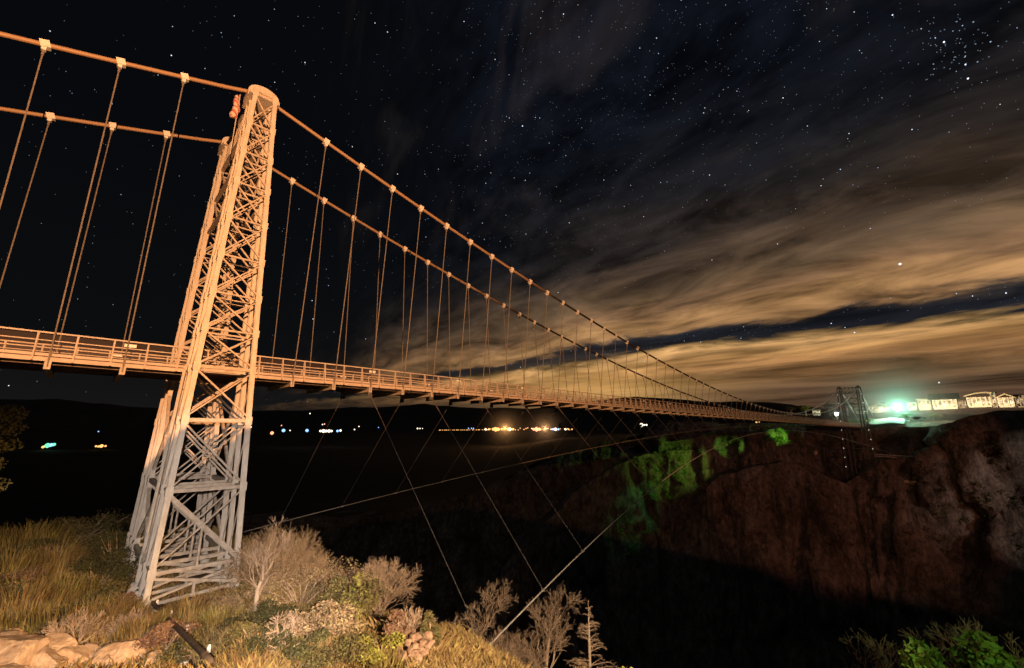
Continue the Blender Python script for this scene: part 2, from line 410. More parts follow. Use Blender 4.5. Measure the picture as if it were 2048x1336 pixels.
# railings with raked posts; posts stand every half panel
posts_done = 0
for sgn in (-1, 1):
    r = MB()
    for z, w in ((1.75, .075), (1.36, .05), (1.0, .05)): r.bar((XS, sgn*(2.26+.02*(1.75-z)), z), (XE, sgn*(2.26+.02*(1.75-z)), z), w, w)
    ro = r.build('railing', M['rail'], bridge)
    ms = MB(); ms.box(((XS+XE)/2, sgn*2.2, 1.2), XE-XS, .006, .95); ms.build('wire_mesh', M['mesh'], ro)
    rest = MB()
    xs = []
    k = -9
    while True:
        xx = X0-S/4+k*S/2
        if xx > L+17: break
        if xx > XS+.3: xs.append(xx)
        k += 1
    for xx in xs:
        p = MB() if (sgn < 0 and posts_done < 62) or (sgn > 0 and posts_done < 97) else rest
        p.box((xx, sgn*2.25, 1.16), .08, .07, 1.2)
        p.bar((xx, sgn*2.29, 1.72), (xx, sgn*2.56, .34), .07, .06, up=(1, 0, 0))
        p.bar((xx, sgn*2.62, .36), (xx, sgn*1.9, .36), .08, .06)
        if p is not rest: p.build('rail_post', M['rail'], ro); posts_done += 1
    if rest.v:
        o = rest.build('rail_post', M['rail'], ro); tag(o, kind='stuff')
    for n in range(-1, 60, 3):
        x = xh(n) if n >= 0 else -4.1
        if sgn > 0 and n > 20: break
        pl = MB(); pl.box((x+(.12 if sgn < 0 else -.2), sgn*(2.31 if sgn < 0 else 2.14), 1.52), .5, .02, .17); pl.build('sign_plate', M['plate'], ro)

# wind cables below the deck and the guys that tie the floor beams to them
def wind(sgn):
    ym, a, zm, b = (2.5, 9.6e-4, -2.2, 7.67e-4) if sgn < 0 else (2.5, 8.2e-4, -1.0, 7.5e-4)
    f = lambda x: V((x, sgn*(ym+a*(x-L/2)**2), zm-b*(x-L/2)**2))
    mb = MB()
    lo = 0 if sgn < 0 else -9
    xs = np.linspace(lo, L+6, 90)
    mb.tube([f(x) for x in xs], .04, 6)
    w = mb.build('wind_cable', M['wind'] if sgn < 0 else M['rope'], bridge)
    for n in range(2, N, 2):
        x = xh(n); p = f(x)
        if p.z > -.9: pass
        s0 = V((x, sgn*(WD-.1), -.1))
        t = MB(); t.tube([s0, p], .014, 5); t.tube([s0, s0.lerp(p, .1)], .04, 6)
        t.box(s0+V((0, 0, -.08)), .3, .2, .3)
        t.build('guy_wire', M['guy'], bridge)
        if n < 24:
            c = MB(); c.box(p, .17, .13, .15); c.build('clamp', M['rope'], w)
wind(-1); wind(1)

# flag hanging limp from a mast beside the near saddle
fx, fy = -1.15, -WT+.55
fl = empty('flag', (fx, fy, 17.0)); tag(fl, 'limp red and white flag hanging from a thin mast by the near tower top', 'flag')
mb = MB(); mb.tube([(0, 0, -2.6), (0, 0, 1.9)], .03, 6); mb.build('mast', M['steel'], fl)
def flag_mat():
    m, n, l, b = nt('flag_cloth'); tc = n.new('ShaderNodeTexCoord'); w = n.new('ShaderNodeTexWave'); w.inputs['Scale'].default_value = 1.6; w.inputs['Distortion'].default_value = 1.5
    w.bands_direction = 'DIAGONAL'; l.new(tc.outputs['Object'], w.inputs['Vector']); r = n.new('ShaderNodeValToRGB'); r.color_ramp.interpolation = 'CONSTANT'
    r.color_ramp.elements[0].color = (.46, .14, .10, 1); r.color_ramp.elements[1].position = .5; r.color_ramp.elements[1].color = (.66, .50, .42, 1)
    l.new(w.outputs['Fac'], r.inputs['Fac']); l.new(r.outputs['Color'], b.inputs['Base Color']); return m
mb = MB(); pr = []
for k in range(13):
    z = 1.75-k*.14; rr = .08+.14*math.sin(min(1, k/9)*1.7)+.03*math.sin(k*1.9)
    pr.append((V((-.12-.05*math.sin(k*.7), .05*math.sin(k*1.3), z)), rr))
mb.tube([p for p, _ in pr], [r for _, r in pr], 9); mb.build('cloth', flag_mat(), fl, True)

# ------------------------------------------------------------------ near hillside
def interp(x, xs, ys): return float(np.interp(x, xs, ys))
YS = [-90, -46, -43.1, -42.6, -38, -33.5, -28, -20, -12, -6, 8, 18, 26, 40, 60, 90]
ZS = [6.5, 5.9, 5.9, 4.6, -1.6, -4.75, -7.0, -9.2, -10.7, -11.15, -11.25, -11.6, -13.6, -19, -30, -48]  # high unseen terrace behind the viewpoint, its edge shaped to cut the flood beam
def ground_base(x, y):
    z = interp(max(y, x-37.5) if y < -30 else y, YS, ZS)
    w = interp(y, [-36, -28, -18], [1, 1, 0])
    if y > -41:
        z -= .30*max(0, x+5)*w
    t = (x-5.0)
    z -= .68*(math.log1p(math.exp(min(30, t*1.2)))/1.2)
    if y > -20: z += .22*max(0, -3.2-x)*interp(y, [-20, -4], [0, 1])
    if x < -14: z += .1*(-14-x)
    return z
def ground(x, y):
    n = noise.fractal(V((x*.16, y*.16, 3.1)), 1.0, 2.0, 5)*.55+noise.fractal(V((x*.7, y*.7, 9.1)), 1.0, 2.0, 3)*.14
    if y < -41 and x < -5: n *= .1
    if abs(x) < 3.2 and abs(y) < 7: n *= .2
    return ground_base(x, y)+n
gx = list(np.arange(-90, -24, 3.0))+list(np.arange(-24, 20.01, .5)); gy = list(np.arange(-90, -48, 3.0))+list(np.arange(-48, 30, .5))+list(np.arange(30, 92, 2.0))
drop = [(20.6, 6), (21.3, 16), (22.2, 34), (23.5, 60), (25, 95), (27, 140), (31, 200), (40, 262)]
vs = []
for y in gy:
    rim = 3.0*noise.noise(V((0, y*.07, 2.2)))+2.2*noise.noise(V((3, y*.2, 2.2)))
    for x in gx:
        xx = x+(rim*max(0, (x-10)/10) if x > 10 else 0)
        vs.append((xx, y, ground(x, y)))
    z0 = ground_base(20, y)
    for dx, dz in drop:
        vs.append((dx+rim+2.5*noise.noise(V((dx*.3, y*.12, 0))), y, z0-dz))
nx = len(gx)+len(drop); fs = [(j*nx+i, j*nx+i+1, (j+1)*nx+i+1, (j+1)*nx+i) for j in range(len(gy)-1) for i in range(nx-1)]
tag(np_mesh('ground', vs, fs, M['soil'], smooth=True), kind='structure')

def gpt(px, dist, dz=0):
    """a ground point in the direction of a photo column at a horizontal distance"""
    d = ray(px, 1000); h = math.hypot(d.x, d.y); p = CAM+d*(dist/h); return V((p.x, p.y, ground(p.x, p.y)+dz))

def gp(px, py, rmin=6, rmax=75):
    """where the sight line through a photo pixel meets the near hillside"""
    d = ray(px, py); h = math.hypot(d.x, d.y); d = d/h; r = rmin
    while r < rmax:
        p = CAM+d*r
        if p.z < ground(p.x, p.y): return V((p.x, p.y, ground(p.x, p.y)))
        r += .12
    p = CAM+d*30; return V((p.x, p.y, ground(p.x, p.y)))
def gh(p, dpx): return dpx*math.hypot(p.x-CAM.x, p.y-CAM.y)/860*1.02
PIPE_A, PIPE_B = gp(296, 1212), gp(420, 1345)
def pipe_dist(x, y):
    a = V((PIPE_A.x, PIPE_A.y)); b = V((PIPE_B.x, PIPE_B.y)); p = V((x, y)); t = max(0, min(1, (p-a).dot(b-a)/(b-a).length_squared)); return (a.lerp(b, t)-p).length

# grass: tufts of bent blades
rg = np.random.default_rng(5)
gv, gf = [], []
cnt = 0
for _ in range(120000):
    # denser near the viewpoint
    d = 14+44*rg.random()**1.15; az = R(-12+66*rg.random())
    x, y = CAM.x+d*math.sin(az), CAM.y+d*math.cos(az)
    if x > 10 or (abs(x) < 2.6 and abs(y) < 6 and rg.random() < .6): continue
    dens = noise.noise(V((x*.35, y*.35, 7)))+.35*noise.noise(V((x*1.3, y*1.3, 2)))
    if dens < -.26: continue
    if pipe_dist(x, y) < .35: continue
    if y < -9.2 and x < -2.6 and rg.random() < .55: continue
    if d < 30 and -14 < x < -1 and rg.random() < .35: continue
    z = ground(x, y); hgt = .16+.42*rg.random()*max(0, dens+.4)
    for b in range(4):
        a = rg.random()*6.283; w = .005+.006*rg.random()+d*.0003; ln = hgt*(.6+.6*rg.random()); bend = ln*(.25+.5*rg.random())
        ox, oy = x+.12*rg.normal(), y+.12*rg.normal(); ca, sa = math.cos(a), math.sin(a)
        n0 = len(gv)
        gv += [(ox-sa*w, oy+ca*w, z-.03), (ox+sa*w, oy-ca*w, z-.03), (ox+ca*bend*.4+sa*w*.7, oy+sa*bend*.4-ca*w*.7, z+ln*.65), (ox+ca*bend, oy+sa*bend, z+ln)]
        gf += [(n0, n0+1, n0+2), (n0, n0+2, n0+3)]
tag(np_mesh('grass', gv, gf, M['grass']), 'dry yellow grass on the near hillside', 'grass', kind='stuff')

# ------------------------------------------------------------------ plants
def leaf_cloud(rnd, clumps, n, size):
    """many small leaf faces spread over the shells of several clumps"""
    v, f = [], []
    for _ in range(n):
        c, r = rnd.choice(clumps)
        d = V((rnd.gauss(0, 1), rnd.gauss(0, 1), rnd.gauss(0, 1))).normalized()
        p = V(c)+V((d.x*r[0], d.y*r[1], d.z*r[2]))*(rnd.random()**.45)
        a = V((rnd.gauss(0, 1), rnd.gauss(0, 1), rnd.gauss(0, 1))).normalized(); b = a.orthogonal().normalized(); s = size*(.6+.8*rnd.random())
        n0 = len(v); v += [p-a*s, p+b*s*.5, p+a*s, p-b*s*.5]; f.append((n0, n0+1, n0+2, n0+3))
    return v, f
def shrub(seed, p, h, w, leaf, label, group=None, n=1800, size=.06, name='shrub', cat='shrub', lean=0):
    rnd = random.Random(seed); o = empty(name, p); tag(o, label, cat, group)
    cl = []
    for k in range(int(7+w*2)):
        a = rnd.random()*6.283; rr = w*.5*rnd.random()**.5; zz = h*(.3+.6*rnd.random()*(1-.5*rr/(w*.5+.01)))
        s = w*(.13+.14*rnd.random()); cl.append(((rr*math.cos(a)+lean*zz, rr*math.sin(a), zz), (s, s, s*(.7+.5*rnd.random())*min(1.5, h/w))))
    v, f = leaf_cloud(rnd, cl, n, size)
    np_mesh('foliage', v, f, leaf, o)
    st = MB()
    for c, r in cl:
        e = V(c)+V((0, 0, r[2]*.6)); m_ = e*.45+V((rnd.uniform(-.15, .15), rnd.uniform(-.15, .15), .1))
        st.tube([(rnd.uniform(-.1, .1), rnd.uniform(-.1, .1), -.15), m_, e], [.035, .022, .008], 5)
    st.build('stem', M['twig'], o)
    return o
def grow(mb, rnd, p, d, ln, r, depth, spread, upb, minr, taper=.72):
    segs = 3; pts = [p]; rs = [r]; q = V(p); dd = V(d)
    for k in range(segs):
        dd = (dd+V((rnd.gauss(0, .16), rnd.gauss(0, .16), rnd.gauss(0, .12)+upb*.12))).normalized()
        q = q+dd*(ln/segs); pts.append(q); rs.append(max(minr, r*(1-.45*(k+1)/segs)))
    mb.tube(pts, rs, 6 if r > .03 else 3, cap=False)
    if depth <= 0: return
    nb = rnd.choice((2, 3, 3)) + (1 if depth < 3 else 0)
    for k in range(nb):
        i = rnd.choice((1, 2, 3, 3)) if k else 3
        a = rnd.random()*6.283; pr = dd.orthogonal().normalized(); pr.rotate(Matrix.Rotation(a, 3, dd))
        nd = (dd+pr*spread*(.5+.7*rnd.random())+V((0, 0, upb*.2))).normalized()
        grow(mb, rnd, pts[i], nd, ln*(taper+.16*rnd.random()-.06), rs[i]*.66, depth-1, spread, upb, minr, taper)
def bare_tree(seed, p, h, label, group=None, depth=6, spread=.75, upb=.35, bark='bark', name='bare_tree', minr=.006, r=None, lean=(0, 0), cat='tree'):
    rnd = random.Random(seed); o = empty(name, p); tag(o, label, cat, group)
    r = r or h*.022; tk = MB(); th = h*.42
    pts = [V((0, 0, -.5)), V((lean[0]*th*.3, lean[1]*th*.3, th*.35)), V((lean[0]*th*.8+.04*h*rnd.uniform(-1, 1), lean[1]*th*.8, th*.7)), V((lean[0]*th, lean[1]*th, th))]
    tk.tube(pts, [r*1.2, r, r*.85, r*.7], 8, cap=False); tk.build('trunk', M[bark], o, True)
    cr = MB()
    nl = 6
    for k in range(nl):
        t = .45+.55*(k+1)/nl; b = pts[1].lerp(pts[3], (t-.35)/.65) if t > .35 else pts[1]
        a = k*2.4+rnd.random(); d = V((math.cos(a), math.sin(a), .55+.7*t)).normalized()
        grow(cr, rnd, b, d, h*.2, r*.5, depth-2, spread, upb, minr)
    grow(cr, rnd, pts[3], V((0, 0, 1)), h*.235, r*.68, depth-1, spread, upb, minr)
    cr.build('crown', M['twig'], o)
    return o
def dead_spruce(seed, p, h, label):
    rnd = random.Random(seed); o = empty('dead_conifer', p); tag(o, label, 'tree')
    tk = MB(); tk.tube([(0, 0, -.5), (0, 0, h*.5), (.02, 0, h)], [h*.02, h*.014, .008], 8); tk.build('trunk', M['bark'], o, True)
    cr = MB(); z = h*.1
    while z < h*.97:
        for k in range(rnd.choice((2, 3, 3, 4))):
            a = rnd.random()*6.283; ln = (h-z)*.36*(.6+.6*rnd.random())+.12; d = V((math.cos(a), math.sin(a), .35))
            pts = [V((0, 0, z)), V((0, 0, z))+d*ln*.45, V((0, 0, z))+d*ln*.75-V((0, 0, ln*.05)), V((0, 0, z))+d*ln-V((0, 0, ln*.28))]
            cr.tube(pts, [.03, .02, .012, .006], 5, cap=False)
            for s in range(9):
                t = .2+.8*s/9; i = min(2, int(t*3)); b = pts[i].lerp(pts[i+1], t*3-i)
                a2 = a+rnd.choice((-1, 1))*(.5+.6*rnd.random()); sl = ln*(.2+.25*rnd.random())*(1.1-t*.6)
                e = b+V((math.cos(a2), math.sin(a2), rnd.uniform(-.5, .25)))*sl
                cr.tube([b, b.lerp(e, .5)+V((0, 0, .03)), e], [.011, .008, .005], 3, cap=False)
        z += h*.035*(.7+.7*rnd.random())
    cr.build('crown', M['twig'], o)
    return o
def twig_bush(seed, p, h, w, label, group=None, mat='twig', n=26, depth=3, name='dry_bush', minr=.006):
    rnd = random.Random(seed); o = empty(name, p); tag(o, label, 'bush', group); mb = MB()
    for k in range(n):
        a = rnd.random()*6.283; sp_ = (w/h)*rnd.random()**.6*.8
        grow(mb, rnd, V((.1*math.cos(a), .1*math.sin(a), -.1)), V((math.cos(a)*sp_, math.sin(a)*sp_, 1)).normalized(), h*.42, .02+.012*rnd.random(), depth, .7, .15, minr, .7)
    mb.build('branches', M[mat], o); return o
GS = 'shrubs on the near hillside'
def pl_(px, base, top, wpx):
    p = gp(px, base); return p, gh(p, base-top), gh(p, wpx)
def TB(seed, px, base, top, wpx, label, **k):
    p, h, w_ = pl_(px, base, top, wpx); twig_bush(seed, p, h, w_, label, GS, **k)
def SB(seed, px, base, top, wpx, leaf, label, n=2600, size=.05):
    p, h, w_ = pl_(px, base, top, wpx); shrub(seed, p, h, w_, M[leaf], label, GS, n, size)
def DT(seed, px, base, top, label, **k):
    p, h, w_ = pl_(px, base, top, 10); bare_tree(seed, p, h, label, name='dead_sapling', **k)
# lit brush right of the near tower
TB(11, 540, 1195, 1102, 80, 'tall tan brush right behind the near tower foot', n=34, depth=4, mat='scrub_twig')
SB(12, 600, 1215, 1150, 150, 'leaf_tan', 'broad tan shrub right of the near tower footings', 6000, .05)
TB(13, 610, 1185, 1130, 70, 'low rusty brush on the hill crest beside the tan shrub', n=30, depth=4, mat='scrub_twig')
DT(14, 506, 1238, 1105, 'crooked pale dead sapling in front of the near tower foot', depth=5, r=.10, lean=(.12, 0))
DT(15, 590, 1290, 1235, 'forked pale dead branch low in the dark brush', depth=4, r=.07, lean=(-.3, .1))
DT(151, 548, 1320, 1250, 'short broken snag between dark bushes left of the forked branch', depth=4, r=.055, lean=(.1, .1))
SB(16, 690, 1255, 1165, 95, 'leaf_olive', 'olive shrub with dense leaves on the hill edge', 3600)
SB(17, 718, 1200, 1136, 36, 'leaf_olive', 'upright rounded olive shrub topping the hill edge', 2200)
SB(18, 712, 1260, 1175, 70, 'leaf_yellow', 'yellow leaved sapling on the hill edge', 420, .08)
TB(19, 752, 1240, 1158, 70, 'purplish bare bush at the crest of the slope', n=30, depth=4)
SB(20, 742, 1318, 1275, 85, 'leaf_yellow', 'low yellow green bush below the yellow leaved sapling', 3600, .045)
SB(21, 640, 1280, 1225, 130, 'leaf_tan', 'dry tan bush in front of the dark brush', 4200)
SB(22, 545, 1268, 1222, 75, 'leaf_dark', 'dark green bush under the crooked sapling', 3000)
SB(23, 565, 1325, 1275, 105, 'leaf_dark', 'dark bush at the bottom of the slope below the forked branch', 3400)
SB(24, 605, 1336, 1312, 22, 'leaf_yellow', 'small bright yellow sprig in the foreground grass', 200, .08)
TB(25, 818, 1290, 1225, 42, 'stiff upright bush with bare tips right of the purplish bush', n=24, depth=2)
SB(26, 850, 1295, 1238, 45, 'leaf_olive', 'dim olive bush behind the stone pile', 2600)
SB(27, 785, 1300, 1245, 60, 'leaf_rust', 'rust brown shrub left of the stone pile', 2600)
SB(240, 680, 1330, 1290, 120, 'leaf_olive', 'low olive scrub at the bottom edge left of the yellow green bush', 4200, .04)
SB(241, 500, 1300, 1262, 90, 'leaf_olive', 'low olive scrub right of the pipe', 3400, .04)
SB(242, 460, 1240, 1205, 60, 'leaf_tan', 'tan scrub just below the near tower front footings', 2600, .04)
for sd, px, py, ds, h, w_, lb in ((28, 885, 1275, 27, 2.8, 1.3, 'grey bare brush right of the stone pile'), (30, 1022, 1285, 28, 2.8, 1.6, 'grey brush between the bare trees')):
    t = at(px, py, ds); twig_bush(sd, V((t.x, t.y, t.z-h)), h, w_, lb, GS, n=26, depth=4)
t = at(965, 1306, 26); shrub(29, V((t.x, t.y, t.z-2.6)), 2.6, 3.6, M['leaf_olive'], 'olive bush below the lowest clamp of the wind cable', GS, 4200, .055)
# bare trees on the slope below the rim
def tree_base(px, py_top, dist, h):
    t = at(px, py_top, dist); return V((t.x, t.y, t.z-h)), h
for (sd, px, py, ds, h, lb) in ((41, 955, 1196, 27.5, 5.6, 'wide bare tree crossed by a guy wire, left of the other bare trees'),
                                (42, 902, 1238, 26.5, 4.6, 'small bare tree left of the wide bare tree'),
                                (43, 1092, 1186, 28.5, 6.2, 'tall bare tree with a pale trunk under the wind cable clamp')):
    b, h = tree_base(px, py, ds, h)
    bare_tree(sd, b, h, lb, 'bare trees below the rim', depth=6, spread=.8, minr=.008)
b, h = tree_base(1176, 1200, 28, 5.8)
dead_spruce(44, b, h, 'dead conifer with a straight trunk and drooping twigs')
shrub(45, gpt(1180, 25, .5), 2.4, 2.2, M['leaf_tan'], 'pale bush at the foot of the dead conifer', GS, 1500, .06)
# right foreground
b = at(1930, 1252, 10.5)
shrub(50, V((b.x, b.y, b.z-2.2)), 2.2, 1.7, M['leaf_green'], 'bright green leafy bush in the lower right corner', None, 5200, .06)
b = at(1598, 1300, 11.5)
shrub(51, V((b.x, b.y, b.z-2.0)), 2.05, 1.6, M['leaf_olive'], 'olive leafy bush top at the bottom edge of the dark gorge', None, 2600, .055)
b = at(1255, 1326, 15); shrub(52, V((b.x, b.y, b.z-1.2)), 1.3, .7, M['leaf_yellow'], 'small yellow green sprig right of the dead conifer', None, 420, .06)
b = at(1700, 1322, 13); shrub(53, V((b.x, b.y, b.z-1.2)), 1.25, .8, M['leaf_dark'], 'small dim bush top left of the bright green bush', None, 420, .06)
for sd, px, py, ds, h, lb in ((54, 1748, 1268, 14, 2.6, 'thin leafless sapling in the dark left of the bright green bush'),
                              (55, 1800, 1285, 14.5, 2.3, 'short leafless sapling beside the thin leafless sapling'),
                              (56, 1862, 1247, 13, 2.4, 'leafless shrub rising behind the bright green bush'),
                              (57, 1975, 1265, 14, 2.4, 'leafless tree just right of the bright green bush'),
                              (58, 2032, 1258, 13.5, 2.6, 'pale leafless tree at the right edge')):
    b, h = tree_base(px, py, ds, h); bare_tree(sd, b, h, lb, 'leafless saplings at the rim', depth=5, minr=.005, r=.035)
def tussock(seed, p, h, w, mat, label, n=700):
    rnd = random.Random(seed); v = []; f = []
    for _ in range(n):
        a = rnd.random()*6.283; rr = w*.5*rnd.random()**.7; cx, cy_ = rr*math.cos(a), rr*math.sin(a); z0 = ground(p.x+cx, p.y+cy_)-p.z-.05
        ln = h*(.45+.6*rnd.random())*(1-.35*rr/(w*.5)); la = a+rnd.gauss(0, .7); ben = ln*(.15+.5*rnd.random()); s_ = .014+.016*rnd.random(); ca, sa = math.cos(la), math.sin(la)
        b_ = len(v); px_, py_ = -sa*s_, ca*s_
        v += [(cx-px_, cy_-py_, z0), (cx+px_, cy_+py_, z0), (cx+ca*ben*.35+px_*.8, cy_+sa*ben*.35+py_*.8, z0+ln*.6), (cx+ca*ben*.35-px_*.8, cy_+sa*ben*.35-py_*.8, z0+ln*.6), (cx+ca*ben, cy_+sa*ben, z0+ln)]
        f += [(b_, b_+1, b_+2, b_+3), (b_+3, b_+2, b_+4, b_+4)]
    me = bpy.data.meshes.new('grass_clump'); me.from_pydata(v, [], [q if q[2] != q[3] else q[:3] for q in f]); me.update(); me.materials.append(M[mat])
    o = bpy.data.objects.new('grass_clump', me); o.location = p; col.objects.link(o); tag(o, label, 'grass clump', 'tall grass clumps on the near hillside')
for i, (px, base, top, wpx, mat, lb) in enumerate((
        (105, 1165, 1108, 60, 'grass', 'tall pale grass clump in the middle of the left hillside'), (60, 1100, 1060, 90, 'leaf_straw', 'straw grass clump high on the left hillside'),
        (40, 1230, 1180, 100, 'grass', 'yellow grass clump at the left above the boulders'), (130, 1215, 1172, 80, 'leaf_straw', 'straw grass clump left of the near tower foot'),
        (165, 1268, 1225, 110, 'grass', 'wide yellow grass clump just behind the boulders'), (220, 1258, 1220, 80, 'grass', 'yellow grass clump between the boulders and the pipe'),
        (90, 1268, 1232, 90, 'leaf_straw', 'straw grass clump behind the pointed boulder'), (275, 1290, 1250, 50, 'grass', 'narrow grass clump left of the lower pipe'),
        (375, 1240, 1205, 90, 'grass', 'grass clump below the front edge of the near tower'), (430, 1262, 1228, 80, 'leaf_straw', 'straw grass clump right of the upper pipe'),
        (415, 1300, 1265, 70, 'grass', 'grass clump beside the third marker stake'), (505, 1330, 1288, 110, 'grass', 'grass clump at the bottom edge right of the pipe'),
        (320, 1262, 1232, 50, 'leaf_straw', 'small straw clump left of the upper pipe'), (650, 1335, 1295, 80, 'grass', 'grass clump at the bottom edge below the dry tan bush'),
        (760, 1338, 1300, 80, 'leaf_straw', 'straw clump at the bottom edge left of the tan stones'), (690, 1290, 1250, 70, 'leaf_straw', 'straw clump in front of the olive shrub'),
        (15, 1165, 1120, 70, 'leaf_straw', 'straw grass clump at the left edge below the crest'), (180, 1130, 1090, 90, 'grass', 'grass clump beside the dark green bush'))):
    p = gp(px, base); tussock(300+i, p, gh(p, base-top), gh(p, wpx), mat, lb, 900)
# left hillside
for sd, px, base, top, wpx, mt, n, lb in (
        (60, 30, 1060, 1020, 90, 'leaf_olive', 3000, 'olive bush on the crest at the far left'),
        (62, 165, 1085, 1045, 90, 'leaf_olive', 3000, 'wide olive bush on the crest left of the near tower'),
        (63, 225, 1150, 1085, 80, 'leaf_dark', 3600, 'dark green bush beside the near tower left foot'),
        (65, 140, 1150, 1100, 110, 'leaf_olive', 3600, 'olive bush in the middle of the left hillside'),
        (66, 190, 1180, 1135, 70, 'leaf_dark', 3200, 'dark bush below the one beside the tower foot'),
        (75, 330, 1300, 1262, 60, 'leaf_rust', 1800, 'rusty scrub beside the lower pipe')):
    SB(sd, px, base, top, wpx, mt, lb, n, .05)
for sd, px, base, top, wpx, mt, n, lb in (
        (80, 95, 1130, 1095, 70, 'leaf_dark', 2400, 'dark scrub bush in the grass high on the left hillside'), (81, 30, 1195, 1160, 70, 'leaf_rust', 1800, 'rusty scrub at the left edge in the tall grass'),
        (82, 155, 1235, 1200, 80, 'leaf_olive', 2600, 'olive scrub in the grass above the boulders'), (83, 230, 1232, 1205, 60, 'leaf_rust', 1500, 'rusty scrub left of the near tower foot'),
        (84, 85, 1262, 1235, 60, 'leaf_dark', 1800, 'dark scrub behind the largest boulder'), (85, 400, 1225, 1205, 60, 'leaf_rust', 1300, 'rusty scrub below the front edge of the near tower'),
        (86, 455, 1275, 1245, 70, 'leaf_dark', 2200, 'dark scrub in the grass right of the pipe'), (87, 375, 1322, 1295, 60, 'leaf_olive', 1800, 'olive scrub left of the largest marker stake')):
    SB(sd, px, base, top, wpx, mt, lb, n, .05)
TB(88, 145, 1290, 1250, 60, 'bare twiggy scrub behind the boulders', n=16, depth=3)
TB(89, 70, 1160, 1120, 60, 'bare twiggy scrub in the left hillside grass', n=16, depth=3)
TB(90, 255, 1275, 1240, 50, 'bare twiggy scrub between the boulders and the pipe', n=14, depth=3)
# dim tree at the left edge
tp = at(-88, 850, 22)
o = empty('pine_tree', (tp.x, tp.y, ground(tp.x, tp.y))); tag(o, 'orange lit pine tree cut by the left edge of the view', 'tree')
th = tp.z-o.location.z
mb = MB(); mb.tube([(0, 0, -.4), (0, 0, th*.6), (.1, 0, th+1.2)], [.16, .12, .03], 8); mb.build('trunk', M['bark'], o, True)
rnd = random.Random(8); cl = [((rnd.uniform(-1.1, 1.1), rnd.uniform(-1, 1), th+rnd.uniform(-2.6, 1.3)), (.5, .5, .28)) for _ in range(26)]
v, f = leaf_cloud(rnd, cl, 5000, .06); np_mesh('crown', v, f, M['leaf_dark'], o)

# boulders
def boulder(name, p, s, seed, label, mat='boulder', group=None, sq=(1, 1, .7), sub=4):
    import bmesh
    bm = bmesh.new(); bmesh.ops.create_icosphere(bm, subdivisions=sub, radius=1); rr = random.Random(seed*17+3); planes = []
    for _ in range(16): planes.append((V((rr.gauss(0, 1), rr.gauss(0, 1), rr.gauss(0, 1))).normalized(), rr.uniform(.38, .74)))
    for v in bm.verts:
        c = v.co.normalized(); k = 1+.3*noise.noise(c*1.2+V((seed*3.7, 0, 0)))+.1*noise.noise(c*2.7+V((0, seed, 0)))
        q = c*k
        for pn, pd in planes:
            t = q.dot(pn)-pd
            if t > 0: q = q-pn*t
        q = q*(1+.05*noise.noise(c*9+V((seed, 0, 5)))+.03*noise.noise(c*19+V((0, 0, seed))))
        v.co = V((q.x*sq[0], q.y*sq[1], q.z*sq[2]))*s*1.15
    me = bpy.data.meshes.new(name); bm.to_mesh(me); bm.free(); me.materials.append(M[mat])
    o = bpy.data.objects.new(name, me); o.location = p; col.objects.link(o); tag(o, label, 'rock', group); return o
GB = 'boulders on the near slope'
for i, (px, py, wpx, lb) in enumerate((
        (35, 1330, 95, 'largest orange lit boulder in the lower left corner'), (100, 1325, 60, 'pointed orange boulder beside the largest one'),
        (255, 1325, 75, 'isolated orange boulder left of the pipe'), (165, 1332, 40, 'flat orange boulder between the pointed and the isolated boulder'),
        (5, 1300, 55, 'pale boulder cut by the left edge of the view'), (98, 1240, 34, 'smooth tan boulder in the grass above the row of boulders'),
        (42, 1142, 34, 'round reddish boulder high on the left hillside'), (165, 1165, 24, 'reddish boulder right of the round reddish one'),
        (197, 1192, 26, 'tall tan boulder in front of the dark bush'), (70, 1338, 60, 'broad boulder at the bottom edge below the pointed one'), (20, 1336, 50, 'boulder at the very corner in front of the largest one'), (130, 1338, 46, 'angular boulder at the bottom edge right of the broad one'), (205, 1337, 50, 'low boulder at the bottom edge left of the isolated one'), (300, 1336, 36, 'small boulder at the bottom edge right of the isolated one'), (62, 1312, 34, 'small boulder wedged between the largest and the pointed one'), (125, 1312, 30, 'small block behind the angular boulder'), (185, 1318, 34, 'small block behind the low boulder'), (222, 1308, 26, 'small block left of the isolated boulder'), (20, 1278, 30, 'small block above the pale boulder at the left edge'))):
    p = gp(px, py); s_ = gh(p, wpx)/2
    o = boulder('boulder', p+V((0, 0, s_*.3)), s_*.92, i+1, lb, group=GB); o.rotation_euler = (0, 0, i*1.3)
for i in range(60):
    p = gp(rnd.uniform(-10, 370), 1336-abs(rnd.gauss(0, 6)))
    o = boulder('stone', p+V((0, 0, .05)), rnd.uniform(.06, .16), i+30, 'small white stone scattered along the bottom edge', 'chip', 'white stones along the bottom edge', (1, .8, .6), 1)
for i in range(64):
    k = rnd.random(); p = gp(833+rnd.gauss(0, 12+16*k), 1285+50*k)
    s_ = rnd.uniform(.08, .22)
    o = boulder('stone', p+V((0, 0, .1+.35*rnd.random())), s_, i+90, 'tan stone heaped in the pile between the bushes', 'pile_stone', 'stones of the tan pile', (1, .9, .8), 3)

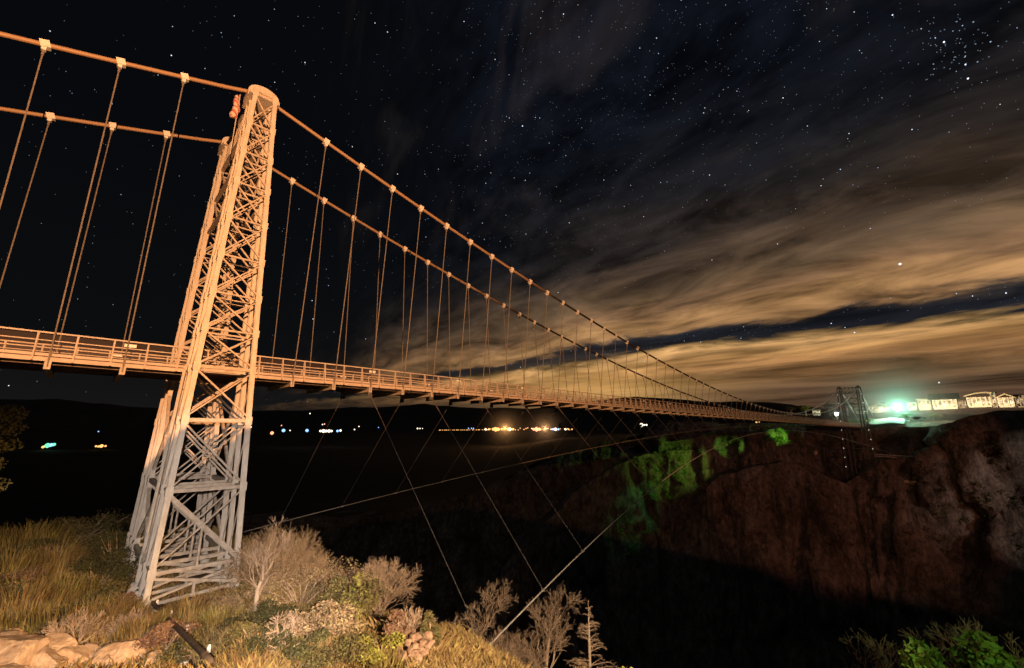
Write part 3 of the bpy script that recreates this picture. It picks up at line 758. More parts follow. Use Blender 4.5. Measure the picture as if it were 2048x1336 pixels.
# pipe down the slope with marker stakes
mb = MB(); pts = []
for k in range(13):
    q = PIPE_A.lerp(PIPE_B, k/12); pts.append(V((q.x, q.y, max(q.z+.25, ground(q.x, q.y)+.05))))
mb.tube(pts, .085, 9)
po = mb.build('pipe', M['pipe'], None, True); tag(po, 'dark pipe running down the slope from the near tower foot', 'pipe')
for i, (px, py, hpx, lb) in enumerate(((311, 1225, 14, 'white marker stake nearest the tower foot'), (338, 1250, 16, 'white marker stake halfway along the pipe'), (369, 1285, 20, 'white marker stake third from the tower along the pipe'), (413, 1328, 22, 'largest white marker stake near the bottom edge'))):
    c = gp(px, py); h_ = gh(c, hpx); mb = MB(); mb.box((0, 0, h_/2-.1), .1, .1, h_+.2); mb.box((0, 0, h_+.02), .07, .07, .05)
    o = mb.build('marker_stake', M['stake']); o.location = c; tag(o, lb, 'stake', 'marker stakes along the pipe')

# ------------------------------------------------------------------ far side of the gorge
def wall_mesh(name, rim, depth, rows, back, mat, seed, step=1.25, amp=7.0, slope=.16):
    """a cliff: rim polyline (x, y, z) -> displaced face below, plateau strips behind. back: list of (distance, height) or None"""
    pts = [V(p) for p in rim]; out = []
    for a, b in zip(pts[:-1], pts[1:]):
        n = max(1, int((b-a).length/step)); out += [a.lerp(b, k/n) for k in range(n)]
    out.append(pts[-1]); n = len(out)
    out = [p+V((noise.noise(V((i*.07, seed, 7)))*4.5+noise.noise(V((i*.27, seed, 9)))*2.2, noise.noise(V((i*.09, seed, 3)))*3, noise.noise(V((i*.05, seed, 11)))*2.2)) for i, p in enumerate(out)]
    tan = []
    for i in range(n):
        a = out[max(0, i-9)]; b = out[min(n-1, i+9)]; d = b-a; d.z = 0; d.normalize(); tan.append(d)
    vs = []; nrow = len(back)+rows
    for i, p in enumerate(out):
        nrm = V((-tan[i].y, tan[i].x, 0))   # towards the gorge when the rim runs with the gorge on its left
        jag = 2.4*noise.noise(V((i*.11, seed, 0)))+1.2*noise.noise(V((i*.31, seed, 4)))
        for d, h in reversed(back):
            z = (h if p.z > -7 else p.z-1) if h is not None else p.z
            q = p-nrm*d; k = min(1, d/22); zz = p.z*(1-k)+z*k+.8*noise.noise(V((q.x*.06, q.y*.06, seed)))*(1 if d > 2 else .4)+jag*.3*(1-k)
            vs.append((q.x, q.y, zz))
        for r in range(rows):
            t = r/(rows-1); dz = depth*t**1.35; z = p.z-dz
            o = dz*slope
            w = V((p.x*.022, p.y*.022, z*.013+seed))
            nn = noise.ridged_multi_fractal(w, 1.0, 2.1, 5, 1.0, 2.0)-1.2
            vert = noise.fractal(V((p.x*.10, p.y*.10, z*.02+seed)), 1.0, 2.1, 4)
            fine = noise.fractal(V((p.x*.25, p.y*.25, z*.22)), 1.0, 2.0, 4)
            bench = math.sin(z*.16+3*noise.noise(V((p.x*.02, p.y*.02, seed))))*.9
            k = min(1, dz/7)
            c1 = noise.noise(V((p.x*.035+.4*z*.01, p.y*.035, z*.006+seed*2))); c2 = noise.noise(V((p.x*.10, p.y*.10, z*.018+seed*3))); c3 = noise.noise(V((p.x*.03, p.y*.03, z*.085+seed)))
            cleft = -7.5*max(0, 1-abs(c1)*11)-3.2*max(0, 1-abs(c2)*7)-1.8*max(0, 1-abs(c3)*8)
            cell = noise.cell_vector(V((p.x*.13+seed, p.y*.13, z*.10+.6*noise.noise(V((p.x*.05, p.y*.05, 0)))))); cell2 = noise.cell_vector(V((p.x*.33, p.y*.33+seed, z*.26)))
            blk = 3.6*cell.x+1.7*cell2.x
            q = p+nrm*(o+k*(amp*nn*.8+amp*.55*vert+1.1*fine+bench+blk+cleft))
            vs.append((q.x, q.y, z+jag*(1-k)*.4+.8*k*fine))
    fs = [(i*nrow+r, i*nrow+r+1, (i+1)*nrow+r+1, (i+1)*nrow+r) for i in range(n-1) for r in range(nrow-1)]
    return tag(np_mesh(name, vs, fs, mat, smooth=False), kind='structure')
# the rim, from left to right as seen from the bridge's near end: gorge on the left hand when walking from right to left
rim = [(330, -150, 10), (285, -112, 9), (258, -84, 8.5), (243, -62, 7.0), (241, -48, 5.5), (243, -36, 3.0), (256, -27, .5), (267, -18, -1), (268, -10, -1.5), (266, 2, -2), (268, 12, -2), (261, 23, .4),
       (252, 33, .3), (244, 46, -1.2), (247, 58, -3), (237, 70, -5.5), (231, 86, -8), (238, 100, -7), (232, 130, -9), (225, 170, -22), (215, 230, -48), (190, 330, -75), (140, 450, -86), (60, 560, -90), (-60, 640, -92), (-250, 665, -92)]
cliff_o = wall_mesh('cliff', rim, 285, 150, [(1.5, None), (5, None), (11, 0.6), (22, 2.4), (45, 4.0)], M['rock'], 1.7)
# shelf of rock that carries the far tower
shelf = [(285, -40, -9), (262, -30, -12), (249, -18, -13), (247.5, -8, -14.5), (248.5, -2, -19), (249, 5, -24.5), (245, 16, -21), (238, 28, -17), (232, 40, -18), (229, 52, -22), (222, 60, -30), (226, 70, -44), (250, 84, -60)]
shelf_o = wall_mesh('rock_shelf', shelf, 265, 130, [(3, None), (8, None), (16, None), (30, None)], M['rock'], 5.2, amp=6)
# spur on the left, stepping down into the gorge
spur = [(262, 66, -12), (243, 72, -12.5), (228, 80, -13), (221, 92, -14), (211, 108, -23), (200, 124, -37), (187, 141, -57), (173, 156, -78), (160, 176, -120), (170, 210, -160)]
spur_o = wall_mesh('rock_spur', spur, 200, 80, [(2, None), (6, None), (14, None), (30, None)], M['rock'], 8.8, amp=5, slope=.3)
# scrub clinging to the far cliff
from mathutils.bvhtree import BVHTree
bvs = []
for o in (cliff_o, shelf_o, spur_o):
    bvs.append(BVHTree.FromPolygons([v.co.copy() for v in o.data.vertices], [tuple(p.vertices) for p in o.data.polygons]))
def cliff_hit(px, py):
    d = ray(px, py).normalized(); best = None
    for b in bvs:
        h = b.ray_cast(CAM, d)
        if h[0] is not None and (best is None or h[3] < best[3]): best = h
    return best
rc_ = random.Random(77); cvv, cff = [], []; gvv, gff = [], []
def clump(px, py, r, n, vv, ff, size):
    h = cliff_hit(px, py)
    if h is None: return
    c = h[0]+h[1]*r*.25
    v, f = leaf_cloud(rc_, [(c, (r, r, r*.8)), (c+V((rc_.uniform(-r, r), rc_.uniform(-r, r), r*.5)), (r*.6, r*.6, r*.6))], n, size)
    b = len(vv); vv += v; ff += [tuple(b+i for i in q) for q in f]
for _ in range(210):
    clump(rc_.uniform(1180, 2040), rc_.uniform(862, 1110), rc_.uniform(.8, 2.6), 70, cvv, cff, .38)
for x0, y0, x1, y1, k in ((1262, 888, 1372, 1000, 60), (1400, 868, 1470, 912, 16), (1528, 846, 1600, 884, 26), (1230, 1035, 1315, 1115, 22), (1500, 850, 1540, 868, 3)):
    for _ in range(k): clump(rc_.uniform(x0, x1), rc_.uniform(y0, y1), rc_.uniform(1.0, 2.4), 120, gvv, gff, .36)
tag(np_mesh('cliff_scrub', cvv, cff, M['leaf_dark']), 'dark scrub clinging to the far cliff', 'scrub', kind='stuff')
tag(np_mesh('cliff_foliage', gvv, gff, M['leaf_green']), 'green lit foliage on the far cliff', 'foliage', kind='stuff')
# gorge floor with the river
def disc(name, pts, mat): o = np_mesh(name, pts, [(0, 1, 2, 3)], mat); return tag(o, kind='structure')
M['water'] = mat_noise('river_water', (.01, .013, .014), (.02, .024, .024), .3, .15)
disc('river', [(30, -500, -288), (270, -500, -288), (270, 700, -288), (30, 700, -288)], M['water'])

# plateau and plain beyond, as one sheet round to the mountains
def plain_z(az, r):
    lowfar = interp(r, [300, 600, 1200, 2500, 6000, 14000], [-92, -92, -84, -70, -40, 40])
    plat = interp(r, [300, 420, 900, 2500, 6000, 14000], [4.0, 6.5, 11, 10, 0, 80])
    k = interp(az, [44, 52, 60, 66], [0, .55, .75, 1.0])
    return lowfar*(1-k)+plat*k
azs = np.arange(-80, 151, 1.0); rs = [296, 330, 370, 420, 500, 600, 750, 900, 1200, 1600, 2200, 3000, 4200, 6000, 8500, 12000, 15000]
vs = []
for a in azs:
    for r in rs:
        rr = r
        r0 = interp(a, [-80, -20, 6, 17, 28, 40, 48, 61, 84, 110, 150], [900, 730, 605, 512, 420, 350, 314, 300, 296, 360, 420]); rr = r0+(r-296)*(15000-r0)/(15000-296)
        rz = interp(a, [6, 17, 28, 40, 48, 61, 70], [-91, -87, -76, -49, -23, -4, 3.5]); kz = min(1, (rr-r0)/220)
        x, y = CAM.x+rr*math.sin(R(a)), CAM.y+rr*math.cos(R(a))
        z = rz*(1-kz)+plain_z(a, rr)*kz+(interp(r, [300, 900, 3000, 15000], [.5, 3, 9, 30])*noise.fractal(V((x*.004, y*.004, 1)), 1, 2, 4))
        vs.append((x, y, z))
m_ = len(rs); fs = [(i*m_+k, (i+1)*m_+k, (i+1)*m_+k+1, i*m_+k+1) for i in range(len(azs)-1) for k in range(m_-1)]
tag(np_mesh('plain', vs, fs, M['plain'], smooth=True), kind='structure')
# mountains
MAZ = [-80, -40, -12, -3.8, -1.7, 3.2, 8, 13.8, 20, 24.4, 29, 33.5, 37, 40.6, 43.9, 47, 49.8, 53, 56.3, 60.7, 64.8, 68.2, 73.5, 77.4, 80.5, 84.3, 95, 120, 150]
MEL = [3, 2.5, 2.6, 2.57, 2.78, 2.36, 2.2, 2.22, 2.5, 2.9, 3.1, 3.52, 3.25, 3.1, 3.18, 3.0, 3.33, 3.7, 4.13, 4.5, 4.18, 3.74, 3.6, 3.2, 2.6, 2.2, 1.5, 1.5, 2]
vs = []; azs = np.arange(-80, 150.1, .5); prof = [(-4200, 0), (-3000, .16), (-2000, .38), (-1100, .66), (-400, .92), (0, 1), (500, .8), (1600, .3)]
for a in azs:
    el = interp(a, MAZ, MEL)+.13*noise.fractal(V((a*.35, 0, 2)), 1, 2, 4); r0 = 12500 if a < 50 else interp(a, [50, 62, 150], [12500, 6500, 6000]); sc = r0/12500
    top = CAM.z+r0*math.tan(R(el))
    for dr, k in prof:
        rr = r0+dr*sc; g_ = noise.fractal(V((a*.5, dr*.001, 5)), 1, 2, 4)*60*sc*(1 if 0 < k < 1 else 0)
        b0 = plain_z(a, rr)-20
        vs.append((CAM.x+rr*math.sin(R(a)), CAM.y+rr*math.cos(R(a)), b0+(top-b0)*k+g_))
m_ = len(prof); fs = [(i*m_+k, (i+1)*m_+k, (i+1)*m_+k+1, i*m_+k+1) for i in range(len(azs)-1) for k in range(m_-1)]
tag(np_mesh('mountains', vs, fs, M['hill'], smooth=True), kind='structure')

# lawn and paved court round the far bridge head
lw = MB(); n_ = 14
vs = []; 
for i in range(n_):
    for j in range(9):
        x = 271+j*5.5; y = -17+i*5.2+j*.8*math.sin(i*.9+j)
        vs.append((x, y, 1.2+j*.62+.35*noise.noise(V((x*.1, y*.1, 0)))+(1.3 if False else 0)))
fs = [(i*9+j, i*9+j+1, (i+1)*9+j+1, (i+1)*9+j) for i in range(n_-1) for j in range(8)]
tag(np_mesh('lawn', vs, fs, M['lawn'], smooth=True), kind='structure')
c0 = at(1752, 840, 279); 
vs = []
for i in range(8):
    for j in range(3):
        q = at(1735+i*10.5, 847-j*5.0+(1.5*math.sin(i)), 277+j*7); vs.append((q.x, q.y, q.z+.02))
fs = [(i*3+j, (i+1)*3+j, (i+1)*3+j+1, i*3+j+1) for i in range(7) for j in range(2)]
tag(np_mesh('paved_court', vs, fs, M['pave']), kind='structure')

# buildings on the far rim: each is set out along the view from its near wall
def bld(px0, px1, py_base, dist):
    a = at(px0, py_base, dist); b = at(px1, py_base, dist); d = (b-a); d.z = 0; w = d.length; d.normalize(); n = V((d.y, -d.x, 0))
    if n.dot(CAM-a) < 0: n = -n
    z = (a.z+b.z)/2; m_ = Matrix((d, -n, V((0, 0, 1)))).transposed()
    o = lambda name: empty(name, (a.x, a.y, z))
    return o, m_, w, 860/ (dist*1.0)
def building(name, label, cat, px0, px1, base, top, dist, roof='flat', depth=9, roofmat='roofl', roof_h=1.2, overhang=.6, bays=4, lit=True, door=False, group=None):
    mk, rot, w, sc = bld(px0, px1, base, dist); H = (base-top)/sc*.8
    o = mk(name); tag(o, label, cat, group)
    o.rotation_euler = rot.to_euler()
    H = max(2.0, H)
    wl = MB(); post = .35
    wl.box((w/2, depth/2+.3, H/2-.4), w-.2, depth, H+.8); wl.build('wall', M['wallw'], o)
    bw = w/bays
    for k in range(bays):
        wn = MB(); wn.box((bw*(k+.5), .24, H*.5), bw-.7, .12, H*.58); wn.build('window', M['win'] if lit else M['roofd'], o)
        fr = MB(); fr.box((bw*(k+.5), .16, H*.5), .12, .08, H*.7); fr.box((bw*(k+.5), .155, H*.52), bw-.5, .07, .1); fr.build('frame', M['roofd'], o.children[-1])
    rf = MB()
    if roof == 'flat': rf.box((w/2, depth/2, H+.25), w+2*overhang, depth+2*overhang, .5)
    elif roof == 'slab':
        rf.prism([V((-overhang, -overhang-1, H)), V((-overhang, depth, H+roof_h)), V((-overhang, depth, H+roof_h-.3)), V((-overhang, -overhang-1, H-.3))], (0, 0, 0), (w+2*overhang, 0, 0))
    elif roof == 'gable_x':
        rf.prism([V((-overhang, -overhang, H-.1)), V((-overhang, depth/2, H+roof_h)), V((-overhang, depth+overhang, H-.1))], (0, 0, 0), (w+2*overhang, 0, 0))
    elif roof == 'gable_y':
        rf.prism([V((-overhang, -1.5, H-.1)), V((w/2, -1.5, H+roof_h)), V((w+overhang, -1.5, H-.1)), V((w+overhang, -1.5, H-.5)), V((w/2, -1.5, H+roof_h-.5)), V((-overhang, -1.5, H-.5))], (0, 0, 0), (0, depth+1.5, 0))
    elif roof == 'arch':
        pr = [V((-overhang+(w+2*overhang)*k/10, -1.8, H+roof_h*math.sin(math.pi*(.1+.55*k/10)))) for k in range(11)]
        pr += [p-V((0, 0, .4)) for p in reversed(pr)]
        rf.prism(pr, (0, 0, 0), (0, depth+2, 0))
    rf.build('roof', M[roofmat], o)
    pp = MB()
    for k in range(bays+1): pp.box((min(w-.1, max(.1, bw*k)), -.9, H/2), .3, .3, H)
    pp.build('porch_posts', M['wallw'], o)
    return o
building('visitor_building', 'low lit pavilion with a thin canopy nearest the green lamp', 'building', 1815, 1834, 817, 806, 300, 'flat', 6, 'roofd', bays=2)
building('visitor_building', 'lit building with a pale slab roof beside the big dark roof', 'building', 1838, 1863, 817, 801, 302, 'slab', 8, 'roofl', .9, bays=3)
building('visitor_building', 'long building under a big dark sloping roof with glowing front', 'building', 1867, 1916, 815, 801, 300, 'gable_x', 14, 'roofd', 3.3, 1.4, bays=5)
building('visitor_building', 'small lit entrance between the dark roof and the arched pavilion', 'building', 1918, 1933, 813, 803, 303, 'flat', 6, 'roofd', bays=2)
building('visitor_building', 'glass pavilion under a curved rising roof', 'building', 1936, 1984, 811, 797, 300, 'arch', 9, 'roofl', 2.2, .8, bays=5)
building('stair_tower', 'pale lit tower block with a flat dark cap', 'building', 1985, 1996, 811, 790, 302, 'flat', 5, 'roofd', bays=1)
building('visitor_building', 'open gabled canopy hall at the far right of the rim buildings', 'building', 1998, 2030, 811, 798, 300, 'gable_y', 10, 'roofl', 1.8, .8, bays=3)
building('visitor_building', 'flat roofed building cut by the right edge of the view', 'building', 2034, 2075, 811, 795, 303, 'flat', 10, 'roofd', bays=5)
building('house', 'gabled house with a bright lit wall left of the green lamp', 'house', 1743, 1782, 822, 813, 312, 'gable_y', 8, 'roofl', 1.8, .8, bays=3)
building('house', 'dim low house between the far tower and the bright gabled house', 'house', 1712, 1736, 824, 817, 316, 'gable_x', 7, 'roofl', 1.3, bays=2, lit=False)
building('hut', 'small lit hut among trees left of the far tower', 'hut', 1626, 1641, 828, 822.5, 300, 'gable_x', 5, 'roofl', 1.0, bays=2)

# lamps on the far rim
def lamp_post(px, py, dist, hgt, glass, r, label):
    c = at(px, py, dist); o = empty('lamp_post', (c.x, c.y, c.z-hgt)); tag(o, label, 'lamp', 'lamps on the far rim')
    mb = MB(); mb.tube([(0, 0, -.5), (0, 0, hgt-.3)], [.14, .09], 8); mb.build('pole', M['dark_steel'], o)
    import bmesh
    bm = bmesh.new(); bmesh.ops.create_icosphere(bm, subdivisions=2, radius=r); me = bpy.data.meshes.new('lamp_head'); bm.to_mesh(me); bm.free(); me.materials.append(glass)
    h = bpy.data.objects.new('lamp_head', me); h.location = (0, 0, hgt); h.parent = o; col.objects.link(h); return c
def point(name, loc, c, w, r=.3):
    l = bpy.data.lights.new(name, 'POINT'); l.color = c; l.energy = w; l.shadow_soft_size = r; o = bpy.data.objects.new(name, l); o.location = loc; col.objects.link(o); return o
def spot(name, loc, target, c, w, ang, blend=.2, r=.1):
    l = bpy.data.lights.new(name, 'SPOT'); l.color = c; l.energy = w; l.spot_size = R(ang); l.spot_blend = blend; l.shadow_soft_size = r
    o = bpy.data.objects.new(name, l); o.location = loc; o.rotation_euler = (V(target)-V(loc)).to_track_quat('-Z', 'Y').to_euler(); col.objects.link(o); return o
teal = lamp_post(1795, 815, 290, 5.2, M['lamp_teal'], 1.5, 'dazzling blue green floodlight on a post at the far bridge head')
white = lamp_post(1673, 828, 292, 3.2, M['lamp_white'], .8, 'white lamp on a short post just left of the far tower')
point('teal_light', teal+V((-1.9, -.4, .3)), (.25, 1.0, .62), 15000, .5)
point('white_light', white+V((-1.0, 0, .2)), (.8, 1.0, .75), 9000, .4)
for px, py in ((1850, 812), (1890, 812), (1955, 808), (2012, 808), (1762, 820)):
    p_ = at(px, py, 293); point('rim_light', p_, (1.0, .74, .45), 3000, .5)

# trees on the far rim
def far_tree(px, py_top, py_base, dist, wpx, leaf, label, seed, group='trees on the far rim'):
    t = at(px, py_top, dist); b = at(px, py_base, dist); h = t.z-b.z; w = wpx*dist/860
    rnd = random.Random(seed); o = empty('tree', b); tag(o, label, 'tree', group)
    mb = MB(); mb.tube([(0, 0, -1), (0, 0, h*.4), (.1, 0, h*.75)], [h*.035, h*.03, h*.012], 6)
    for k in range(4):
        a = rnd.random()*6.28; mb.tube([(0, 0, h*.4), (w*.25*math.cos(a), w*.25*math.sin(a), h*.68)], [h*.02, h*.008], 5)
    mb.build('trunk', M['bark'], o)
    cl = []
    for k in range(11):
        a = rnd.random()*6.28; rr = w*.32*rnd.random()**.5; cl.append(((rr*math.cos(a), rr*math.sin(a), h*(.42+.42*rnd.random())), (w*.22, w*.22, h*.15)))
    v, f = leaf_cloud(rnd, cl, 900, max(.16, h*.045)); np_mesh('crown', v, f, leaf, o)
far_tree(1612, 808, 829, 292, 22, M['leaf_yellow'], 'yellow green lit tree beside the small hut', 1)
far_tree(1583, 812, 829, 290, 18, M['leaf_olive'], 'olive lit tree left of the yellow green one', 2)
far_tree(1764, 798, 813, 330, 14, M['leaf_dark'], 'round dark tree above the bright gabled house', 3)
far_tree(1660, 806, 828, 345, 22, M['leaf_dark'], 'dark tree behind the left leg of the far tower', 4)
far_tree(1696, 800, 828, 320, 18, M['leaf_dark'], 'dark tree seen through the far tower', 5)
far_tree(1632, 812, 828, 350, 26, M['leaf_dark'], 'dark tree behind the small hut', 6)
far_tree(1738, 834, 848, 283, 22, M['leaf_green'], 'green lit bush beside the paved court', 7)
far_tree(1705, 838, 850, 282, 22, M['leaf_green'], 'green lit bush right behind the far tower deck', 8)
far_tree(1820, 826, 840, 284, 20, M['leaf_green'], 'green lit bush right of the dazzling floodlight', 9)
far_tree(1841, 832, 846, 276, 18, M['leaf_dark'], 'dark bush below the lit pavilion', 10)
far_tree(1868, 824, 838, 290, 26, M['leaf_olive'], 'low olive bush below the big dark roof', 11)
for i, (px, py, h) in enumerate(((1122, 845, 12), (1154, 847, 11), (1197, 846, 9), (1205, 847, 8), (1270, 845, 9), (1281, 846, 8), (1345, 838, 12), (1375, 834, 14), (1405, 828, 14), (1425, 826, 14))):
    far_tree(px, py, py+h+4, 430, 10 if i < 6 else 22, M['leaf_dark'], 'small dark tree standing on the far plateau skyline under the deck', 20+i, 'skyline trees under the deck')

# steel frame beside the far tower
A = at(1748, 908, 262); B = at(1826, 913, 258); C_ = at(1833, 962, 258)
o = empty('steel_frame', B); tag(o, 'rusty steel frame of a level truss and a post beside the far tower foot', 'frame')
mb = MB(); d = A-B
for dz in (0, -.9): mb.bar(V((0, 0, dz)), d+V((0, 0, dz)), .25)
for k in range(9): mb.bar(d*(k/9), d*((k+.5)/9)+V((0, 0, -.9)), .12); mb.bar(d*((k+.5)/9)+V((0, 0, -.9)), d*((k+1)/9), .12)
mb.build('truss', M['steel2'], o)
mb = MB(); e = C_-B
for s in (-.6, .6): mb.bar(V((s, s, .3)), e+V((s, s, 0)), .3)
for k in range(6): mb.bar(e*(k/6)+V((-.6, -.6, 0)), e*((k+1)/6)+V((.6, .6, 0)), .14)
mb.build('post', M['steel2'], o)
mb = MB(); mb.box(e+V((0, 0, -.3)), 5, 3, .7); mb.build('base', M['concrete'], o)
q = at(1815, 966, 257); boulder('boulder', q, 2.3, 201, 'pale boulder at the base of the rusty steel frame', group='boulders on the far cliff')
q = at(1631, 906, 247); boulder('boulder', q, 1.5, 202, 'pale square boulder on the cliff left of the far tower', group='boulders on the far cliff', sq=(.8, .8, 1.1))

# ------------------------------------------------------------------ town lights on the plain
import bmesh
def ball_mesh(name, r, mat):
    bm = bmesh.new(); bmesh.ops.create_icosphere(bm, subdivisions=1 if r < 15 else 3, radius=r); me = bpy.data.meshes.new(name); bm.to_mesh(me); bm.free(); me.materials.append(mat); return me
TL = {'or': ((1.0, .5, .16), 'orange'), 'wh': ((1.0, .85, .65), 'white'), 'bl': ((.25, .45, 1.0), 'blue'), 'gr': ((.12, .8, .35), 'green'), 'rd': ((1.0, .35, .18), 'red orange')}
TM = {k: mat_emit('town_lamp_'+v[1].replace(' ', '_'), v[0], 2.2 if k != 'or' else 1.7) for k, v in TL.items()}
meshes = {}
def town(px, py, c, size, label, dist=2300):
    k = (c, size)
    if k not in meshes: meshes[k] = ball_mesh('town_lamp', size*dist/860*.72, TM[c])
    o = bpy.data.objects.new('town_lamp', meshes[k]); o.location = at(px, py, dist); col.objects.link(o); tag(o, label, 'lamp', 'town lamps on the plain')
town(95, 891, 'gr', 4.5, 'bright green lamp on the plain at far left'); town(102, 890, 'bl', 3.5, 'bluish lamp touching the bright green lamp'); town(86, 894, 'or', 2.5, 'small orange lamp left of the bright green lamp')
town(108, 889, 'gr', 3, 'second green lamp right of the bright green lamp')
town(203, 892, 'or', 3.5, 'brightest orange lamp of the small cluster left of the near tower'); town(192, 892.5, 'or', 2, 'left lamp of the small orange cluster left of the near tower'); town(197, 893, 'or', 2, 'middle lamp of the small orange cluster left of the near tower'); town(211, 892, 'or', 2, 'right lamp of the small orange cluster left of the near tower'); town(197, 863, 'bl', 1.2, 'faint bluish lamp above the small orange cluster')
town(502, 854, 'wh', 1.6, 'small white lamp just right of the near tower'); town(430, 855, 'wh', 2.4, 'white lamp seen through the near tower')
town(544, 866, 'rd', 4.2, 'bright reddish white lamp nearest the near tower'); town(567, 861, 'bl', 4.2, 'blue lamp right of the reddish white lamp'); town(563, 851, 'rd', 1.5, 'tiny red lamp above the blue lamp'); town(580, 861, 'wh', 1.6, 'tiny white lamp right of the blue lamp'); town(614, 861, 'bl', 4, 'pale blue lamp in the middle of the left town')
for px, s in ((641, 3), (647, 4.6), (652, 3.6), (658, 4), (663, 3)): town(px, 862, 'wh', s, 'white lamp in the brightest cluster of the left town')
town(675, 862, 'bl', 3.2, 'bluish lamp at the right end of the left town'); town(681, 861, 'wh', 3, 'white lamp at the right end of the left town'); town(645, 849, 'wh', 1.6, 'tiny lamp above the brightest cluster'); town(649, 848, 'rd', 1.6, 'tiny red lamp above the brightest cluster')
town(620, 827, 'wh', 1.6, 'lone lamp on the dark mountain side'); town(709, 859, 'wh', 1.8, 'lone white lamp right of the left town'); town(718, 853, 'wh', 1.6, 'lone lamp high right of the left town'); town(757, 855, 'bl', 1.2, 'tiny bluish lamp between the two towns')
for px, s in ((835, 2.2), (840, 1.6), (845, 1.2)): town(px, 857, 'wh', s, 'small white lamp of the trio between the two towns')
for k in range(26): town(878+k*3.9+rnd.uniform(-1, 1), 860.3-k*.035, 'or', 1.1+.25*rnd.random(), 'orange street lamp in the thin line leading to the right town')
for px in (937, 943, 947): town(px, 856.5, 'bl', 1.5, 'bluish lamp above the thin line of orange lamps')
for px, c, s in ((971, 'wh', 3), (978, 'or', 3), (986, 'or', 4), (991, 'or', 6.5), (996, 'or', 5), (1003, 'or', 3), (1016, 'or', 4), (1020, 'wh', 5), (1026, 'or', 3.4), (1067, 'rd', 3.6), (1073, 'rd', 6.5), (1079, 'rd', 4.5), (1106, 'bl', 3), (1111, 'wh', 4.5), (1117, 'bl', 3), (1131, 'wh', 3), (1137, 'or', 2.4), (1144, 'or', 2)):
    town(px, 858.5, c, s, {'or': 'orange lamp in the glowing row of the right town', 'wh': 'white lamp in the glowing row of the right town', 'bl': 'bluish lamp in the glowing row of the right town', 'rd': 'red orange lamp in the glowing row of the right town'}[c])
for k in range(34): town(970+k*5.1+rnd.uniform(-2, 2), 858+rnd.uniform(-2.2, 2), rnd.choice(('or', 'or', 'wh')), 1.1+.6*rnd.random(), 'small lamp scattered along the right town')
for px, s in ((1283, 1.6), (1289, 2), (1293, 2.6)): town(px, 850+.2*(1283-px)*.1, 'wh', s, 'small white lamp on the plateau edge under the deck', 700)
for px in (1513, 1519, 1526): town(px, 844-(px-1513)*.15, 'or', 2.2, 'small warm lamp under the deck near the far rim', 300)
p_ = at(1010, 856, 2250); point('town_glow', p_, (1.0, .45, .14), 4e5, 3); p_ = at(1090, 856, 2250); point('town_glow', p_, (1.0, .5, .2), 3e5, 3)

# ------------------------------------------------------------------ floodlights round the gorge, with added fills
spot('tower_flood', (-8, -46, 6.5), (24, 0, 9), (1.0, .44, .175), 165000, 112, .12, .015)
spot('cliff_flood', (22, -190, 12), (247, 14, -22), (1.0, .36, .24), 470000, 20, .35, .1)
spot('right_cliff_fill', (140, -150, 4), (244, -58, -26), (1.0, .86, .74), 300000, 22, .5, .3)  # added spot in mid-air, standing in for the visitor centre lights
spot('slope_flood', (-3.0, -38.2, -1.6), (10.5, -13.0, -13.6), (1.0, .68, .43), 58000, 50, .8, .12)
spot('tower_base_flood', (-6.5, -36.5, -2.0), (-.2, -4.5, -10.2), (1.0, .80, .68), 34000, 33, .6, .1)
spot('rock_flood', (-1.0, -30.5, -4.6), (-7.4, -11, -10.2), (1.0, .50, .14), 26000, 46, .75, .1)
spot('bush_fill', (-1.5, -35.5, -3.2), (5.0, -32.8, -6.4), (.75, 1.0, .35), 700, 70, .6, .1)  # added greenish fill to brighten the corner bush
spot('green_flood', (222, 26, -3), (231, 82, -20), (.42, 1.0, .10), 80000, 38, .6, .3)
spot('green_flood', (222, 22, -2.5), (244, 51, -9), (.3, 1.0, .10), 70000, 17, .6, .2)
spot('green_flood', (238, 8, -2.5), (251, 30, -4.0), (.3, 1.0, .08), 80000, 22, .6, .2)
spot('green_flood', (206, 66, -3), (216, 104, -60), (.2, 1.0, .28), 22000, 32, .7, .3)
ml_ = bpy.data.lights.new('night_sky_light', 'SUN'); ml_.energy = .055; ml_.angle = R(25); ml_.color = (.82, .9, 1.0)
mo_ = bpy.data.objects.new('night_sky_light', ml_); mo_.rotation_euler = V((.8, .25, -.75)).to_track_quat('-Z', 'Y').to_euler(); col.objects.link(mo_)
